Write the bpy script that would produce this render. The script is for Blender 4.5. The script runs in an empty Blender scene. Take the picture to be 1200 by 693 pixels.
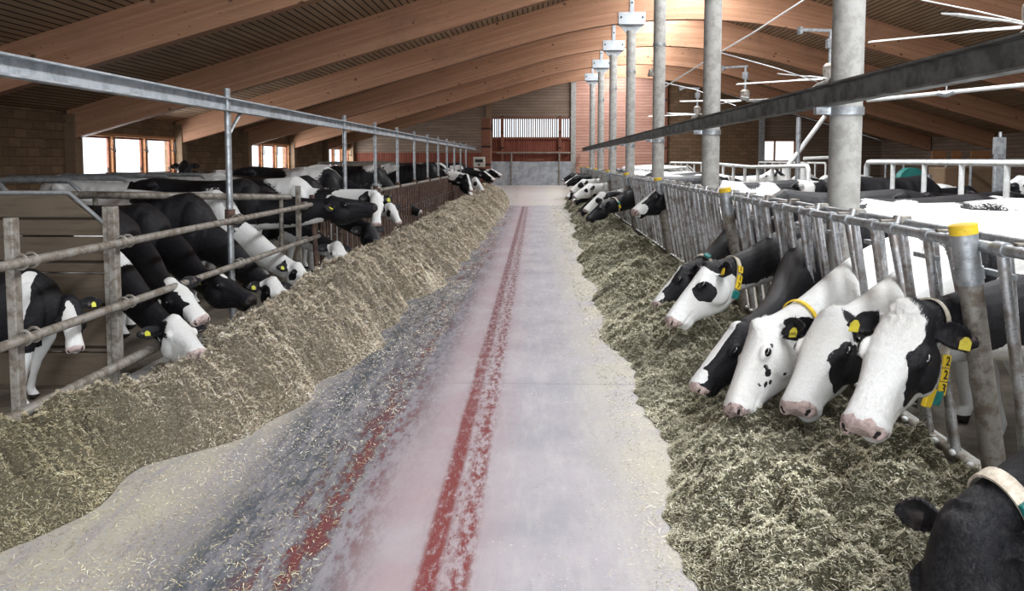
import bpy, bmesh, math, random
import numpy as np
from mathutils import Vector, Matrix
random.seed(7); RNG = np.random.default_rng(11)
SC = bpy.context.scene; COL = SC.collection
# ------------------------------------------------------------------ camera
F, CX, CY = 1000.0, 600.0, 262.0
PITCH = math.atan(.075); YAW = math.atan(.03*math.cos(PITCH)); CAMZ = 1.6
cam = bpy.data.cameras.new('camera'); camo = bpy.data.objects.new('camera', cam); COL.objects.link(camo)
cam.sensor_width = 36; cam.lens = 36*F/1200; cam.shift_y = (CY-346.5)/1200; cam.clip_start = .05
camo.location = (0, 0, CAMZ); camo.rotation_euler = (math.pi/2-PITCH, 0, YAW)
SC.camera = camo
_f = Vector((-math.sin(YAW)*math.cos(PITCH), math.cos(YAW)*math.cos(PITCH), -math.sin(PITCH)))
_r = Vector((math.cos(YAW), math.sin(YAW), 0)); _u = _r.cross(_f)
def at(px, py, Y):
    """world point on the sight line of a photo pixel at depth Y"""
    d = _f + _r*((px-CX)/F) + _u*((CY-py)/F)
    return Vector((0, 0, CAMZ)) + d*(Y/d.y)

# ------------------------------------------------------------------ noise
def _hash(ix, iy, iz, seed):
    h = (ix*73856093) ^ (iy*19349663) ^ (iz*83492791) ^ (seed*2971215073)
    h &= 0xffffffff; h = ((h >> 16) ^ h)*0x45d9f3b & 0xffffffff
    h = ((h >> 16) ^ h)*0x45d9f3b & 0xffffffff; h = (h >> 16) ^ h
    return (h & 0xffffff)/float(0xffffff)
def vnoise(p, seed=0):
    p = np.asarray(p, float); i = np.floor(p).astype(np.int64); f = p-i; f = f*f*(3-2*f); r = 0
    for dx in (0, 1):
        for dy in (0, 1):
            for dz in (0, 1):
                w = (f[:, 0] if dx else 1-f[:, 0])*(f[:, 1] if dy else 1-f[:, 1])*(f[:, 2] if dz else 1-f[:, 2])
                r = r + w*_hash(i[:, 0]+dx, i[:, 1]+dy, i[:, 2]+dz, seed)
    return r*2-1
def fbm(p, seed=0, octs=3):
    r = 0; a = 1; s = 1; t = 0
    for o in range(octs):
        r = r+a*vnoise(np.asarray(p)*s+o*17.3, seed+o); t += a; a *= .5; s *= 2.03
    return r/t
def sstep(a, b, x):
    t = np.clip((x-a)/(b-a), 0, 1); return t*t*(3-2*t)

# ------------------------------------------------------------------ materials
class NT:
    def __init__(s, name):
        s.m = bpy.data.materials.new(name); s.m.use_nodes = True; s.t = s.m.node_tree; s.t.nodes.clear()
        s.out = s.n('ShaderNodeOutputMaterial'); s.b = s.n('ShaderNodeBsdfPrincipled'); s.l(s.b.outputs[0], s.out.inputs[0])
    def n(s, t, **k):
        n = s.t.nodes.new(t)
        for a, v in k.items(): setattr(n, a, v)
        return n
    def l(s, a, b): s.t.links.new(a, b)
    def put(s, sock, v):
        if hasattr(v, 'links'): s.l(v, sock)
        elif isinstance(v, (tuple, list)) and len(v) == 3 and sock.type == 'RGBA': sock.default_value = (*v, 1)
        else: sock.default_value = v
    def co(s, which='Object', scale=None, loc=None):
        c = s.n('ShaderNodeTexCoord').outputs[which]
        if scale is None and loc is None: return c
        m = s.n('ShaderNodeMapping'); s.l(c, m.inputs[0])
        if scale is not None: m.inputs['Scale'].default_value = scale
        if loc is not None: m.inputs['Location'].default_value = loc
        return m.outputs[0]
    def noise(s, v, scale=5., detail=3., rough=.5, dist=0.):
        n = s.n('ShaderNodeTexNoise'); s.l(v, n.inputs['Vector']); n.inputs['Scale'].default_value = scale
        n.inputs['Detail'].default_value = detail; n.inputs['Roughness'].default_value = rough; n.inputs['Distortion'].default_value = dist
        return n.outputs['Fac']
    def vor(s, v, scale=5., out='Distance'):
        n = s.n('ShaderNodeTexVoronoi'); s.l(v, n.inputs['Vector']); n.inputs['Scale'].default_value = scale; return n.outputs[out]
    def math(s, op, a, b=0., c=0., clamp=False):
        n = s.n('ShaderNodeMath', operation=op); n.use_clamp = clamp
        s.put(n.inputs[0], a); s.put(n.inputs[1], b); s.put(n.inputs[2], c); return n.outputs[0]
    def step(s, v, a, b, lo=0., hi=1.):
        n = s.n('ShaderNodeMapRange', interpolation_type='SMOOTHSTEP'); s.put(n.inputs[0], v)
        for i, x in zip((1, 2, 3, 4), (a, b, lo, hi)): n.inputs[i].default_value = x
        return n.outputs[0]
    def mix(s, f, a, b, mode='MIX'):
        n = s.n('ShaderNodeMix', data_type='RGBA', blend_type=mode); s.put(n.inputs[0], f); s.put(n.inputs[6], a); s.put(n.inputs[7], b)
        return n.outputs[2]
    def sep(s, v):
        n = s.n('ShaderNodeSeparateXYZ'); s.l(v, n.inputs[0]); return n.outputs
    def bump(s, h, strength=.3, dist=.01):
        n = s.n('ShaderNodeBump'); s.put(n.inputs['Height'], h); n.inputs['Strength'].default_value = strength
        n.inputs['Distance'].default_value = dist; s.l(n.outputs[0], s.b.inputs['Normal'])
    def set(s, col=None, rough=None, metal=None, spec=None):
        if col is not None: s.put(s.b.inputs['Base Color'], col)
        if rough is not None: s.put(s.b.inputs['Roughness'], rough)
        if metal is not None: s.put(s.b.inputs['Metallic'], metal)
        if spec is not None: s.put(s.b.inputs['Specular IOR Level'], spec)
        return s.m
M = {}
def metal_mat(name, c1, c2, rough=.5, metal=.6, sc=14.):
    t = NT(name); v = t.co(); n = t.noise(v, sc, 5, .7); n2 = t.noise(v, sc*5, 3, .6)
    f = t.step(n, .42, .62); c = t.mix(f, c1, c2); c = t.mix(t.step(n2, .66, .74, 0, .6), c, tuple(x*.45 for x in c2))
    t.bump(n2, .25, .003); M[name] = t.set(c, t.step(n, .3, .7, rough-.1, rough+.2), metal)
metal_mat('galv', (.42, .44, .46), (.28, .29, .30), .42, .65)
metal_mat('galv_beam', (.52, .56, .60), (.34, .37, .40), .5, .3, 5)
metal_mat('dark_beam', (.16, .165, .16), (.10, .10, .095), .55, .3, 5)
metal_mat('dirty_pipe', (.30, .28, .25), (.17, .14, .11), .6, .4)
metal_mat('rusty', (.13, .075, .055), (.06, .035, .028), .7, .25)
metal_mat('bar_shiny', (.52, .53, .55), (.26, .23, .21), .33, .7, 9)
metal_mat('plate', (.40, .43, .46), (.33, .36, .38), .5, .4, 3)
metal_mat('concrete_post', (.36, .35, .33), (.27, .26, .24), .85, .0, 9)
metal_mat('white_paint', (.75, .76, .76), (.60, .60, .58), .5, .0, 4)
metal_mat('sheet', (.40, .42, .45), (.28, .30, .33), .55, .3, 3)
metal_mat('yellow', (.80, .55, .03), (.70, .46, .02), .5, .0, 20)
metal_mat('tag_lime', (.60, .60, .05), (.48, .46, .04), .5, .0, 20)
metal_mat('tag_yellow', (.55, .46, .05), (.42, .35, .03), .5, .0, 20)
metal_mat('teal', (.015, .20, .18), (.012, .15, .14), .5, .0, 20)
metal_mat('strap', (.58, .52, .43), (.40, .34, .27), .8, .0, 25)
metal_mat('ink', (.01, .01, .01), (.02, .02, .02), .6, .0, 20)
metal_mat('box_plastic', (.60, .58, .50), (.5, .48, .42), .5, .0, 5)

def glulam():
    t = NT('glulam'); v = t.co(); s = t.sep(v)
    # laminations follow the pitch of the timber: stored in the uv-less attribute 'lam' (distance from the soffit)
    a = t.n('ShaderNodeAttribute', attribute_name='lam').outputs['Fac']
    lam = t.math('MULTIPLY', a, 25.)
    fr = t.math('FRACT', lam); idx = t.math('FLOOR', lam)
    cv = t.n('ShaderNodeCombineXYZ'); t.put(cv.inputs[0], t.math('MULTIPLY', s[0], .25)); t.put(cv.inputs[1], s[1]); t.put(cv.inputs[2], idx)
    n1 = t.noise(cv.outputs[0], 1.7, 2)
    g = t.noise(t.co(scale=(1.2, 3, 30)), 3, 5, .6)
    c = t.mix(t.step(n1, .3, .7), (.47, .262, .162), (.36, .185, .108))
    c = t.mix(t.step(g, .4, .75, 0, .35), c, (.30, .115, .05))
    line = t.step(t.math('ABSOLUTE', t.math('SUBTRACT', fr, .5)), .44, .5)
    c = t.mix(t.math('MULTIPLY', line, .35), c, (.16, .07, .035))
    k = t.vor(t.co(scale=(1, 1, 1.5)), 2.6)
    c = t.mix(t.step(k, .07, .12, .85, 0.), c, (.09, .04, .02))
    k = t.vor(t.co(scale=(1, 1, 1.5), loc=(3, 1, 5)), 5.5)
    c = t.mix(t.step(k, .07, .12, .6, 0.), c, (.12, .05, .03))
    dirt = t.noise(v, 1.1, 4, .6)
    c = t.mix(t.step(dirt, .55, .8, 0, .45), c, (.12, .08, .06))
    t.bump(g, .1, .005); M['glulam'] = t.set(c, .65, 0., .3)
glulam()
def deck():
    t = NT('roof_deck'); v = t.co(); s = t.sep(v)
    q = t.math('MULTIPLY', s[0], 9.); fr = t.math('FRACT', q); idx = t.math('FLOOR', q)
    gap = t.step(t.math('ABSOLUTE', t.math('SUBTRACT', fr, .5)), .36, .42)
    cv = t.n('ShaderNodeCombineXYZ'); t.put(cv.inputs[0], idx); t.put(cv.inputs[1], t.math('MULTIPLY', s[1], .5))
    n = t.noise(cv.outputs[0], 1.3, 3)
    c = t.mix(t.step(n, .3, .7), (.42, .30, .20), (.30, .20, .13))
    c = t.mix(gap, c, (.035, .025, .02))
    t.bump(gap, -.6, .02); M['deck'] = t.set(c, .8, 0., .2)
deck()
def boards(name, axis, w, c1, c2, dark=(.04, .025, .02), gapw=.46, brick=0):
    t = NT(name); v = t.co(); s = t.sep(v)
    q = t.math('MULTIPLY', s[axis], 1./w); fr = t.math('FRACT', q); idx = t.math('FLOOR', q)
    gap = t.step(t.math('ABSOLUTE', t.math('SUBTRACT', fr, .5)), gapw-.03, gapw)
    cv = t.n('ShaderNodeCombineXYZ'); 
    for i in range(3):
        if i == axis: t.put(cv.inputs[i], idx)
        else: t.put(cv.inputs[i], t.math('MULTIPLY', s[i], .35))
    n = t.noise(cv.outputs[0], 1.9, 3)
    sc = [1.5, 1.5, 1.5]; sc[axis] = 14
    g = t.noise(t.co(scale=tuple(sc)), 2.5, 5, .65)
    c = t.mix(t.step(n, .3, .7), c1, c2); c = t.mix(t.step(g, .45, .75, 0, .5), c, tuple(x*.5 for x in c2))
    k = t.vor(v, 3.1); c = t.mix(t.step(k, .05, .08, .7, 0.), c, tuple(x*.3 for x in c2))
    if brick:
        b = t.n('ShaderNodeTexBrick'); b.offset = .5
        cc = t.n('ShaderNodeCombineXYZ'); t.put(cc.inputs[0], t.math('ADD', s[0], s[1])); t.put(cc.inputs[1], s[2]); t.l(cc.outputs[0], b.inputs[0])
        b.inputs['Scale'].default_value = 1.; b.inputs['Brick Width'].default_value = .34; b.inputs['Row Height'].default_value = .15
        b.inputs['Mortar Size'].default_value = .008; b.inputs['Color1'].default_value = (*c1, 1); b.inputs['Color2'].default_value = (*c2, 1)
        b.inputs['Mortar'].default_value = (.085, .058, .038, 1)
        c = t.mix(t.step(g, .4, .8, 0, .6), b.outputs[0], tuple(x*.4 for x in c2)); gap = b.outputs['Fac']
    else: c = t.mix(gap, c, dark)
    t.bump(gap, -.4, .01); M[name] = t.set(c, .8, 0., .2)
boards('siding_pink', 2, .13, (.52, .30, .235), (.43, .23, .175), (.14, .07, .05))
boards('siding_grey', 2, .13, (.27, .20, .155), (.20, .145, .11), (.07, .05, .04))
boards('siding_brick', 2, .17, (.20, .125, .075), (.13, .085, .05), brick=1)
boards('siding_red', 0, .11, (.26, .085, .055), (.18, .055, .038), (.04, .015, .01))
boards('timber_red', 2, .7, (.23, .10, .065), (.17, .07, .045))
boards('timber_post', 2, 3., (.24, .16, .10), (.18, .12, .075))
boards('frame_wood', 2, 3., (.50, .25, .12), (.38, .18, .09))
boards('plank_old', 2, .28, (.15, .115, .08), (.09, .068, .05), (.02, .015, .01), .48)
def glass():
    t = NT('glass'); tr = t.n('ShaderNodeBsdfTransparent'); gl = t.n('ShaderNodeBsdfGlossy'); gl.inputs['Roughness'].default_value = .05
    mx = t.n('ShaderNodeMixShader'); mx.inputs[0].default_value = .06; t.l(tr.outputs[0], mx.inputs[1]); t.l(gl.outputs[0], mx.inputs[2])
    t.l(mx.outputs[0], t.out.inputs[0]); M['glass'] = t.m
glass()
def floor_mat():
    t = NT('aisle_concrete'); v = t.co(); s = t.sep(v); X, Y = s[0], s[1]
    st = t.co(scale=(1, .14, 1)); st2 = t.co(scale=(1, .3, 1))
    nl = t.noise(st, 9, 6, .7); ns = t.noise(st2, 28, 5, .75); nb = t.noise(v, 1.3, 4, .6); nf = t.noise(v, 60, 3, .7); nm = t.noise(st, 3, 3)
    nsp = t.noise(st2, 70, 4, .8)
    c = t.mix(t.step(nb, .35, .65), (.36, .335, .355), (.285, .275, .30))
    c = t.mix(t.step(nl, .45, .65, 0, .35), c, (.45, .425, .425))
    xw = t.math('ADD', X, t.math('MULTIPLY', t.math('SUBTRACT', nm, .5), .25))
    def band(x0, x1, e, src=None):
        a = t.step(src or xw, x0-e, x0+e); b = t.step(src or xw, x1-e, x1+e, 1, 0); return t.math('MULTIPLY', a, b)
    def thr(n, lo, hi): return t.step(n, lo, hi)
    # pinkish wear right of the middle
    c = t.mix(t.math('MULTIPLY', band(-.78, -.2, .18), t.step(nb, .3, .6, .3, .75)), c, (.34, .25, .265))
    # dark tyre soil on the left track
    dk = t.math('MULTIPLY', band(-1.52, -.74, .20), t.step(t.math('ADD', t.math('MULTIPLY', ns, .5), t.math('MULTIPLY', nl, .7)), .50, .68, .42, 1.))
    fade = t.step(Y, 9., 22., 1, .45)
    c = t.mix(t.math('MULTIPLY', dk, fade), c, (.065, .075, .09))
    # red floor paint showing through in the two tracks
    r2 = t.math('MULTIPLY', band(-1.12, -.72, .13), thr(t.math('ADD', t.math('MULTIPLY', nl, .5), t.math('MULTIPLY', ns, .5)), .47, .57))
    r2 = t.math('MULTIPLY', r2, t.step(nm, .38, .6, .0, .9))
    c = t.mix(r2, c, (.15, .035, .035))
    xs = t.math('ADD', X, t.math('MULTIPLY', t.math('SUBTRACT', nl, .5), .035))
    xs = t.math('SUBTRACT', xs, t.math('MULTIPLY', Y, -.0022))
    e1 = t.math('MULTIPLY', band(-.452, -.372, .016, xs), thr(t.math('ADD', t.math('MULTIPLY', nsp, .5), t.math('MULTIPLY', ns, .5)), .38, .50))
    e2 = t.math('MULTIPLY', band(-.33, -.25, .025, xs), thr(ns, .42, .58))
    e3 = t.math('MULTIPLY', band(-.365, -.335, .01, xs), thr(ns, .50, .62))
    rr = t.math('MAXIMUM', t.math('MAXIMUM', e1, e2), e3)
    rr = t.math('MULTIPLY', rr, t.step(Y, 28.8, 29.3, .95, 0))
    hz = t.math('MULTIPLY', t.math('MULTIPLY', band(-.47, -.24, .05, xs), t.step(ns, .35, .6)), t.step(Y, 28.8, 29.3, .45, 0)); c = t.mix(hz, c, (.20, .17, .18))
    rr = t.math('MULTIPLY', rr, t.math('MAXIMUM', t.step(Y, 4.5, 9., 1, 0), t.step(ns, .38, .56, .35, .95)))
    c = t.mix(rr, c, t.mix(t.step(Y, 3.5, 10.), (.165, .026, .023), (.125, .030, .036)))
    # chaff dust trodden along both sides
    dR = t.math('MULTIPLY', t.step(xw, .08, .70), thr(t.math('ADD', t.math('MULTIPLY', nb, .6), t.math('MULTIPLY', nf, .4)), .42, .54))
    dL = t.math('MULTIPLY', t.step(xw, -1.35, -1.75), thr(t.math('ADD', t.math('MULTIPLY', nl, .5), t.math('MULTIPLY', nf, .5)), .38, .55))
    c = t.mix(t.math('MULTIPLY', t.math('MAXIMUM', dR, dL), .8), c, (.46, .43, .34))
    c = t.mix(t.step(nsp, .64, .74, 0, .35), c, (.60, .57, .53))
    c = t.mix(t.step(Y, 29.3, 29.9, 0, .5), c, (.60, .53, .47))
    jt = t.math('ABSOLUTE', t.math('SUBTRACT', t.math('FRACT', t.math('MULTIPLY', Y, 1/6.)), .5))
    c = t.mix(t.step(jt, .4975, .499, 0, .5), c, (.2, .18, .18))
    t.bump(t.math('ADD', nf, ns), .25, .004)
    M['aisle'] = t.set(c, t.step(ns, .3, .7, .55, .8), 0., .35)
floor_mat()
def simple(name, c1, c2, sc, rough=.8, bump=.3, bd=.01):
    t = NT(name); v = t.co(); n = t.noise(v, sc, 6, .7); t.bump(n, bump, bd); M[name] = t.set(t.mix(t.step(n, .3, .7), c1, c2), rough)
simple('pen_floor', (.20, .17, .13), (.10, .085, .065), 6, .6)
simple('hoof', (.05, .045, .04), (.03, .025, .02), 20, .5)
simple('outdoor_wall', (.5, .5, .5), (.6, .6, .6), 2)
def hay_mat(name, c1, c2, c3):
    t = NT(name); v = t.co(); n = t.noise(v, 2.2, 4, .6); n2 = t.noise(t.co(scale=(1, 1, 1)), 95, 5, .8, 1.5); n3 = t.noise(v, 26, 4, .7)
    c = t.mix(t.step(n, .35, .65), c1, c2); c = t.mix(t.step(n3, .5, .7, 0, .6), c, c3)
    c = t.mix(t.step(n2, .42, .62, .75, 0), c, tuple(x*.42 for x in c3))
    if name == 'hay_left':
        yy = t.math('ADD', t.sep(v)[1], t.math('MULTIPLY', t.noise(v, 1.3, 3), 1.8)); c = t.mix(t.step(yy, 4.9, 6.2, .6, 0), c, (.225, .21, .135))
    t.bump(t.math('ADD', n2, t.math('MULTIPLY', n3, 1.5)), 1., .045); M[name] = t.set(c, .9, 0., .15)
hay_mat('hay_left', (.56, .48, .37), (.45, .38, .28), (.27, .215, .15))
hay_mat('hay_right', (.38, .355, .25), (.30, .285, .19), (.16, .15, .095))
def straw_mat():
    t = NT('straw_blade'); a = t.n('ShaderNodeAttribute', attribute_name='tint').outputs['Color']
    M['straw'] = t.set(a, .7, 0., .25)
straw_mat()
def coat_mat():
    t = NT('cow_coat'); a = t.n('ShaderNodeAttribute', attribute_name='pat').outputs['Color']
    r = t.n('ShaderNodeSeparateColor'); t.l(a, r.inputs[0]); v = t.co()
    fine = t.noise(v, 55, 3, .6); hair = t.noise(t.co(scale=(1, 1, 1)), 42, 5, .75, 2.0); big = t.noise(v, 4, 3)
    x = t.math('ADD', r.outputs[0], t.math('MULTIPLY', t.math('SUBTRACT', fine, .5), .45))
    f = t.step(x, .485, .515)
    w = t.mix(t.step(big, .4, .75, 0, .45), (.74, .74, .73), (.60, .57, .52))
    w = t.mix(t.step(hair, .3, .65, .22, 0.), w, (.42, .37, .32))
    k = t.mix(t.step(hair, .35, .75), (.006, .006, .008), (.020, .019, .021))
    c = t.mix(f, w, k)
    sp = t.step(t.noise(v, 48, 3, .6), .50, .57, 0, .85)
    pk = t.mix(t.math('MULTIPLY', sp, t.step(big, .4, .6, .3, 1)), (.53, .41, .385), (.08, .06, .06))
    c = t.mix(t.step(r.outputs[1], .42, .6), c, pk)
    c = t.mix(t.step(r.outputs[2], .35, .65), c, (.02, .016, .015))
    t.bump(t.math('ADD', hair, t.math('MULTIPLY', fine, .5)), .7, .008)
    t.set(c, t.mix(f, (.7, .7, .7), (.42, .42, .42)), 0., .2)
    M['coat'] = t.m
coat_mat()
def eye_mat():
    t = NT('eye'); M['eye'] = t.set((.008, .006, .008), .08, 0., .7)
eye_mat()

# ------------------------------------------------------------------ mesh builders
def tag(o, label=None, cat=None, group=None, kind=None):
    if label: o['label'] = label
    if cat: o['category'] = cat
    if group: o['group'] = group
    if kind: o['kind'] = kind
    return o
def empty(name, loc, label, cat, group=None, rz=0.):
    o = bpy.data.objects.new(name, None); COL.objects.link(o); o.location = loc; o.rotation_euler = (0, 0, rz); o.empty_display_size = .1
    return tag(o, label, cat, group)
class MB:
    def __init__(s): s.v = []; s.f = []
    def add(s, vs, fs):
        k = len(s.v); s.v += [tuple(x) for x in vs]; s.f += [tuple(i+k for i in f) for f in fs]; return s
    def box(s, c, d, rot=None):
        h = [x/2 for x in d]; P = [Vector((sx*h[0], sy*h[1], sz*h[2])) for sx in (-1, 1) for sy in (-1, 1) for sz in (-1, 1)]
        if rot is not None: P = [rot @ p for p in P]
        c = Vector(c)
        return s.add([p+c for p in P], [(0, 1, 3, 2), (4, 6, 7, 5), (0, 4, 5, 1), (2, 3, 7, 6), (0, 2, 6, 4), (1, 5, 7, 3)])
    def tube(s, pts, r, n=12, closed=False):
        pts = [Vector(p) for p in pts]; m = len(pts); rs = r if isinstance(r, (list, tuple)) else [r]*m
        vs = []; prev = None
        for i, p in enumerate(pts):
            if closed: t = pts[(i+1) % m]-pts[i-1]
            else: t = pts[min(i+1, m-1)]-pts[max(i-1, 0)]
            t.normalize()
            if prev is None: a = t.orthogonal().normalized()
            else: a = (prev-t*prev.dot(t)).normalized()
            prev = a; b = t.cross(a)
            vs += [p+(a*math.cos(2*math.pi*j/n)+b*math.sin(2*math.pi*j/n))*rs[i] for j in range(n)]
        fs = []
        for i in range(m if closed else m-1):
            k = ((i+1) % m)*n
            for j in range(n): fs.append((i*n+j, i*n+(j+1) % n, k+(j+1) % n, k+j))
        if not closed: fs += [tuple(range(n-1, -1, -1)), tuple((m-1)*n+j for j in range(n))]
        return s.add(vs, fs)
    def prism(s, poly, axis, a, b):
        """poly in the plane across `axis`, extruded from a to b"""
        def P(u, w, t): return [(t, u, w), (u, t, w), (u, w, t)][axis]
        n = len(poly); vs = [P(u, w, a) for u, w in poly]+[P(u, w, b) for u, w in poly]
        fs = [tuple(range(n)), tuple(range(2*n-1, n-1, -1))]+[(i, i+n, (i+1) % n+n, (i+1) % n) for i in range(n)]
        return s.add(vs, fs)
    def ell(s, c, r, ax=None, nu=14, nv=9):
        c = Vector(c); ax = ax or (Vector((1, 0, 0)), Vector((0, 1, 0)), Vector((0, 0, 1))); vs = []; fs = []
        P = lambda x, y, z: c+ax[0]*(x*r[0])+ax[1]*(y*r[1])+ax[2]*(z*r[2])
        vs.append(P(0, 0, 1))
        for i in range(1, nv):
            th = math.pi*i/nv
            for j in range(nu): ph = 2*math.pi*j/nu; vs.append(P(math.sin(th)*math.cos(ph), math.sin(th)*math.sin(ph), math.cos(th)))
        vs.append(P(0, 0, -1)); last = len(vs)-1
        for j in range(nu):
            fs.append((0, 1+j, 1+(j+1) % nu)); fs.append((last, 1+(nv-2)*nu+(j+1) % nu, 1+(nv-2)*nu+j))
            for i in range(nv-2): a = 1+i*nu+j; b = 1+i*nu+(j+1) % nu; fs.append((a, a+nu, b+nu, b))
        return s.add(vs, fs)
    def mesh(s, name):
        me = bpy.data.meshes.new(name); me.from_pydata(s.v, [], s.f)
        bm = bmesh.new(); bm.from_mesh(me); bmesh.ops.recalc_face_normals(bm, faces=bm.faces); bm.to_mesh(me); bm.free(); return me
    def build(s, name, mat, parent=None, smooth=False, bevel=0., label=None):
        me = s.mesh(name); me.materials.append(M[mat] if isinstance(mat, str) else mat)
        if smooth: me.shade_smooth()
        o = bpy.data.objects.new(name, me); COL.objects.link(o)
        if parent: o.parent = parent
        if bevel:
            b = o.modifiers.new('bevel', 'BEVEL'); b.width = bevel; b.segments = 2; b.limit_method = 'ANGLE'
        if smooth:
            me.shade_smooth(); 
            try: me.set_sharp_from_angle(angle=math.radians(40))
            except Exception: pass
        if label: o['label'] = label
        return o
def text_mesh(txt, size, depth=.0015):
    cu = bpy.data.curves.new('glyph', 'FONT'); cu.body = txt; cu.size = size; cu.extrude = depth; cu.align_x = 'CENTER'; cu.align_y = 'CENTER'; cu.offset = size*.012
    to = bpy.data.objects.new('glyph', cu); COL.objects.link(to)
    dg = bpy.context.evaluated_depsgraph_get(); me = bpy.data.meshes.new_from_object(to.evaluated_get(dg)); bpy.data.objects.remove(to); bpy.data.curves.remove(cu)
    me.materials.clear(); me.materials.append(M['ink']); return me
def children(o): return [c for c in o.children]
def copy_tree(o, parent=None):
    c = o.copy(); COL.objects.link(c); c.parent = parent
    for ch in children(o): copy_tree(ch, c)
    return c

# ------------------------------------------------------------------ the building
XL, XR, APX = -8.35, 15.0, 3.3
SP = 4.54; COLY = [5.92+SP*i for i in range(7)]; GY = 37.9
def soffit(X):
    d = abs(X-APX)
    return 1.97+.283*(11.5-d) if d > 3.5 else 1.97+.283*8+.283/7*(12.25-d*d)
def beamtop(X): return 2.46+.30*(11.6-abs(X-APX))
ORD = ['nearest', 'second', 'third', 'fourth', 'fifth', 'sixth', 'seventh', 'eighth', 'ninth', 'tenth', 'eleventh', 'twelfth']
for i, y in enumerate(COLY):
    xs = [XL+.05+(XR-XL-.1)*k/70 for k in range(71)]; vs = []; lam = []
    for yy in (y-.10, y+.10):
        for x in xs:
            for k in range(5):
                z0, z1 = soffit(x), beamtop(x); vs.append((x, yy, z0+(z1-z0)*k/4)); lam.append((z1-z0)*k/4)
    n = 71*5; fs = []
    for a in range(70):
        for k in range(4):
            p = a*5+k; fs.append((p, p+5, p+6, p+1)); fs.append((n+p, n+p+1, n+p+6, n+p+5))
        p = a*5; fs.append((p, n+p, n+p+5, p+5)); p += 4; fs.append((p, p+5, n+p+5, n+p))
    for p0 in (0, 350):
        for k in range(4): p = p0+k; fs.append((p, p+1, n+p+1, n+p))
    b = MB(); b.add(vs, fs); o = b.build('roof_beam', 'glulam')
    at_ = o.data.attributes.new('lam', 'FLOAT', 'POINT'); at_.data.foreach_set('value', lam)
    tag(o, 'arched laminated timber roof beam, '+('the nearest, almost out of view overhead' if i == 0 else ORD[i]+' from the camera towards the far gable'), 'roof beam', 'arched timber roof beams')
# roof deck, two slopes with an open glazed ridge
def strip(name, mat, x0, x1, y0, y1, zf, th=.06, nx=2):
    b = MB(); xs = [x0+(x1-x0)*k/nx for k in range(nx+1)]
    poly = [(x, zf(x)) for x in xs]+[(x, zf(x)+th) for x in reversed(xs)]
    b.prism(poly, 1, y0, y1); o = b.build(name, mat); return tag(o, kind='structure')
RY0 = -5.
strip('ceiling', 'deck', XL-.4, APX-.75, RY0, GY, lambda x: beamtop(x)+.002)
strip('ceiling', 'deck', APX+.75, XR+.4, RY0, GY, lambda x: beamtop(x)+.002)
b = MB()
for k in range(20): yy = RY0+1.0+k*2.15; b.box((APX, yy, 5.90), (1.5, .06, .07))
b.box((APX-.72, 16.4, 5.80), (.06, 42.7, .12)); b.box((APX+.72, 16.4, 5.80), (.06, 42.7, .12))
tag(b.build('trim_ridge', 'white_paint'), kind='structure')
b = MB(); b.box((APX, 16.4, 5.98), (1.5, 42.8, .02)); tag(b.build('window_ridge', 'glass'), kind='structure')
# aisle floor, ramp up at the far door, pens
b = MB(); prof = [(-8, 0), (29.6, 0), (34, .28), (GY, .47), (GY+3, .47)]
for k in range(len(prof)-1):
    (y0, z0), (y1, z1) = prof[k], prof[k+1]
    b.add([(-2.62, y0, z0), (2.0, y0, z0), (2.0, y1, z1), (-2.62, y1, z1)], [(0, 1, 2, 3)])
tag(b.build('floor', 'aisle'), kind='structure')
PF = .10; PFR = -.10
b = MB(); b.box((-5.6, 16, PF-.1), (5.86, 44, .2)); tag(b.build('floor', 'pen_floor'), kind='structure')
b = MB(); b.box((8.6, 16, PFR-.1), (13., 44, .2)); tag(b.build('floor', 'pen_floor'), kind='structure')
b = MB(); b.box((-2.70, 15, .07), (.16, 40, .14)); tag(b.build('trim_1', 'concrete_post', bevel=.01), kind='structure')
b = MB(); b.box((2.08, 15, -.03), (.16, 46, .34)); tag(b.build('trim_2', 'concrete_post', bevel=.01), kind='structure')
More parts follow.
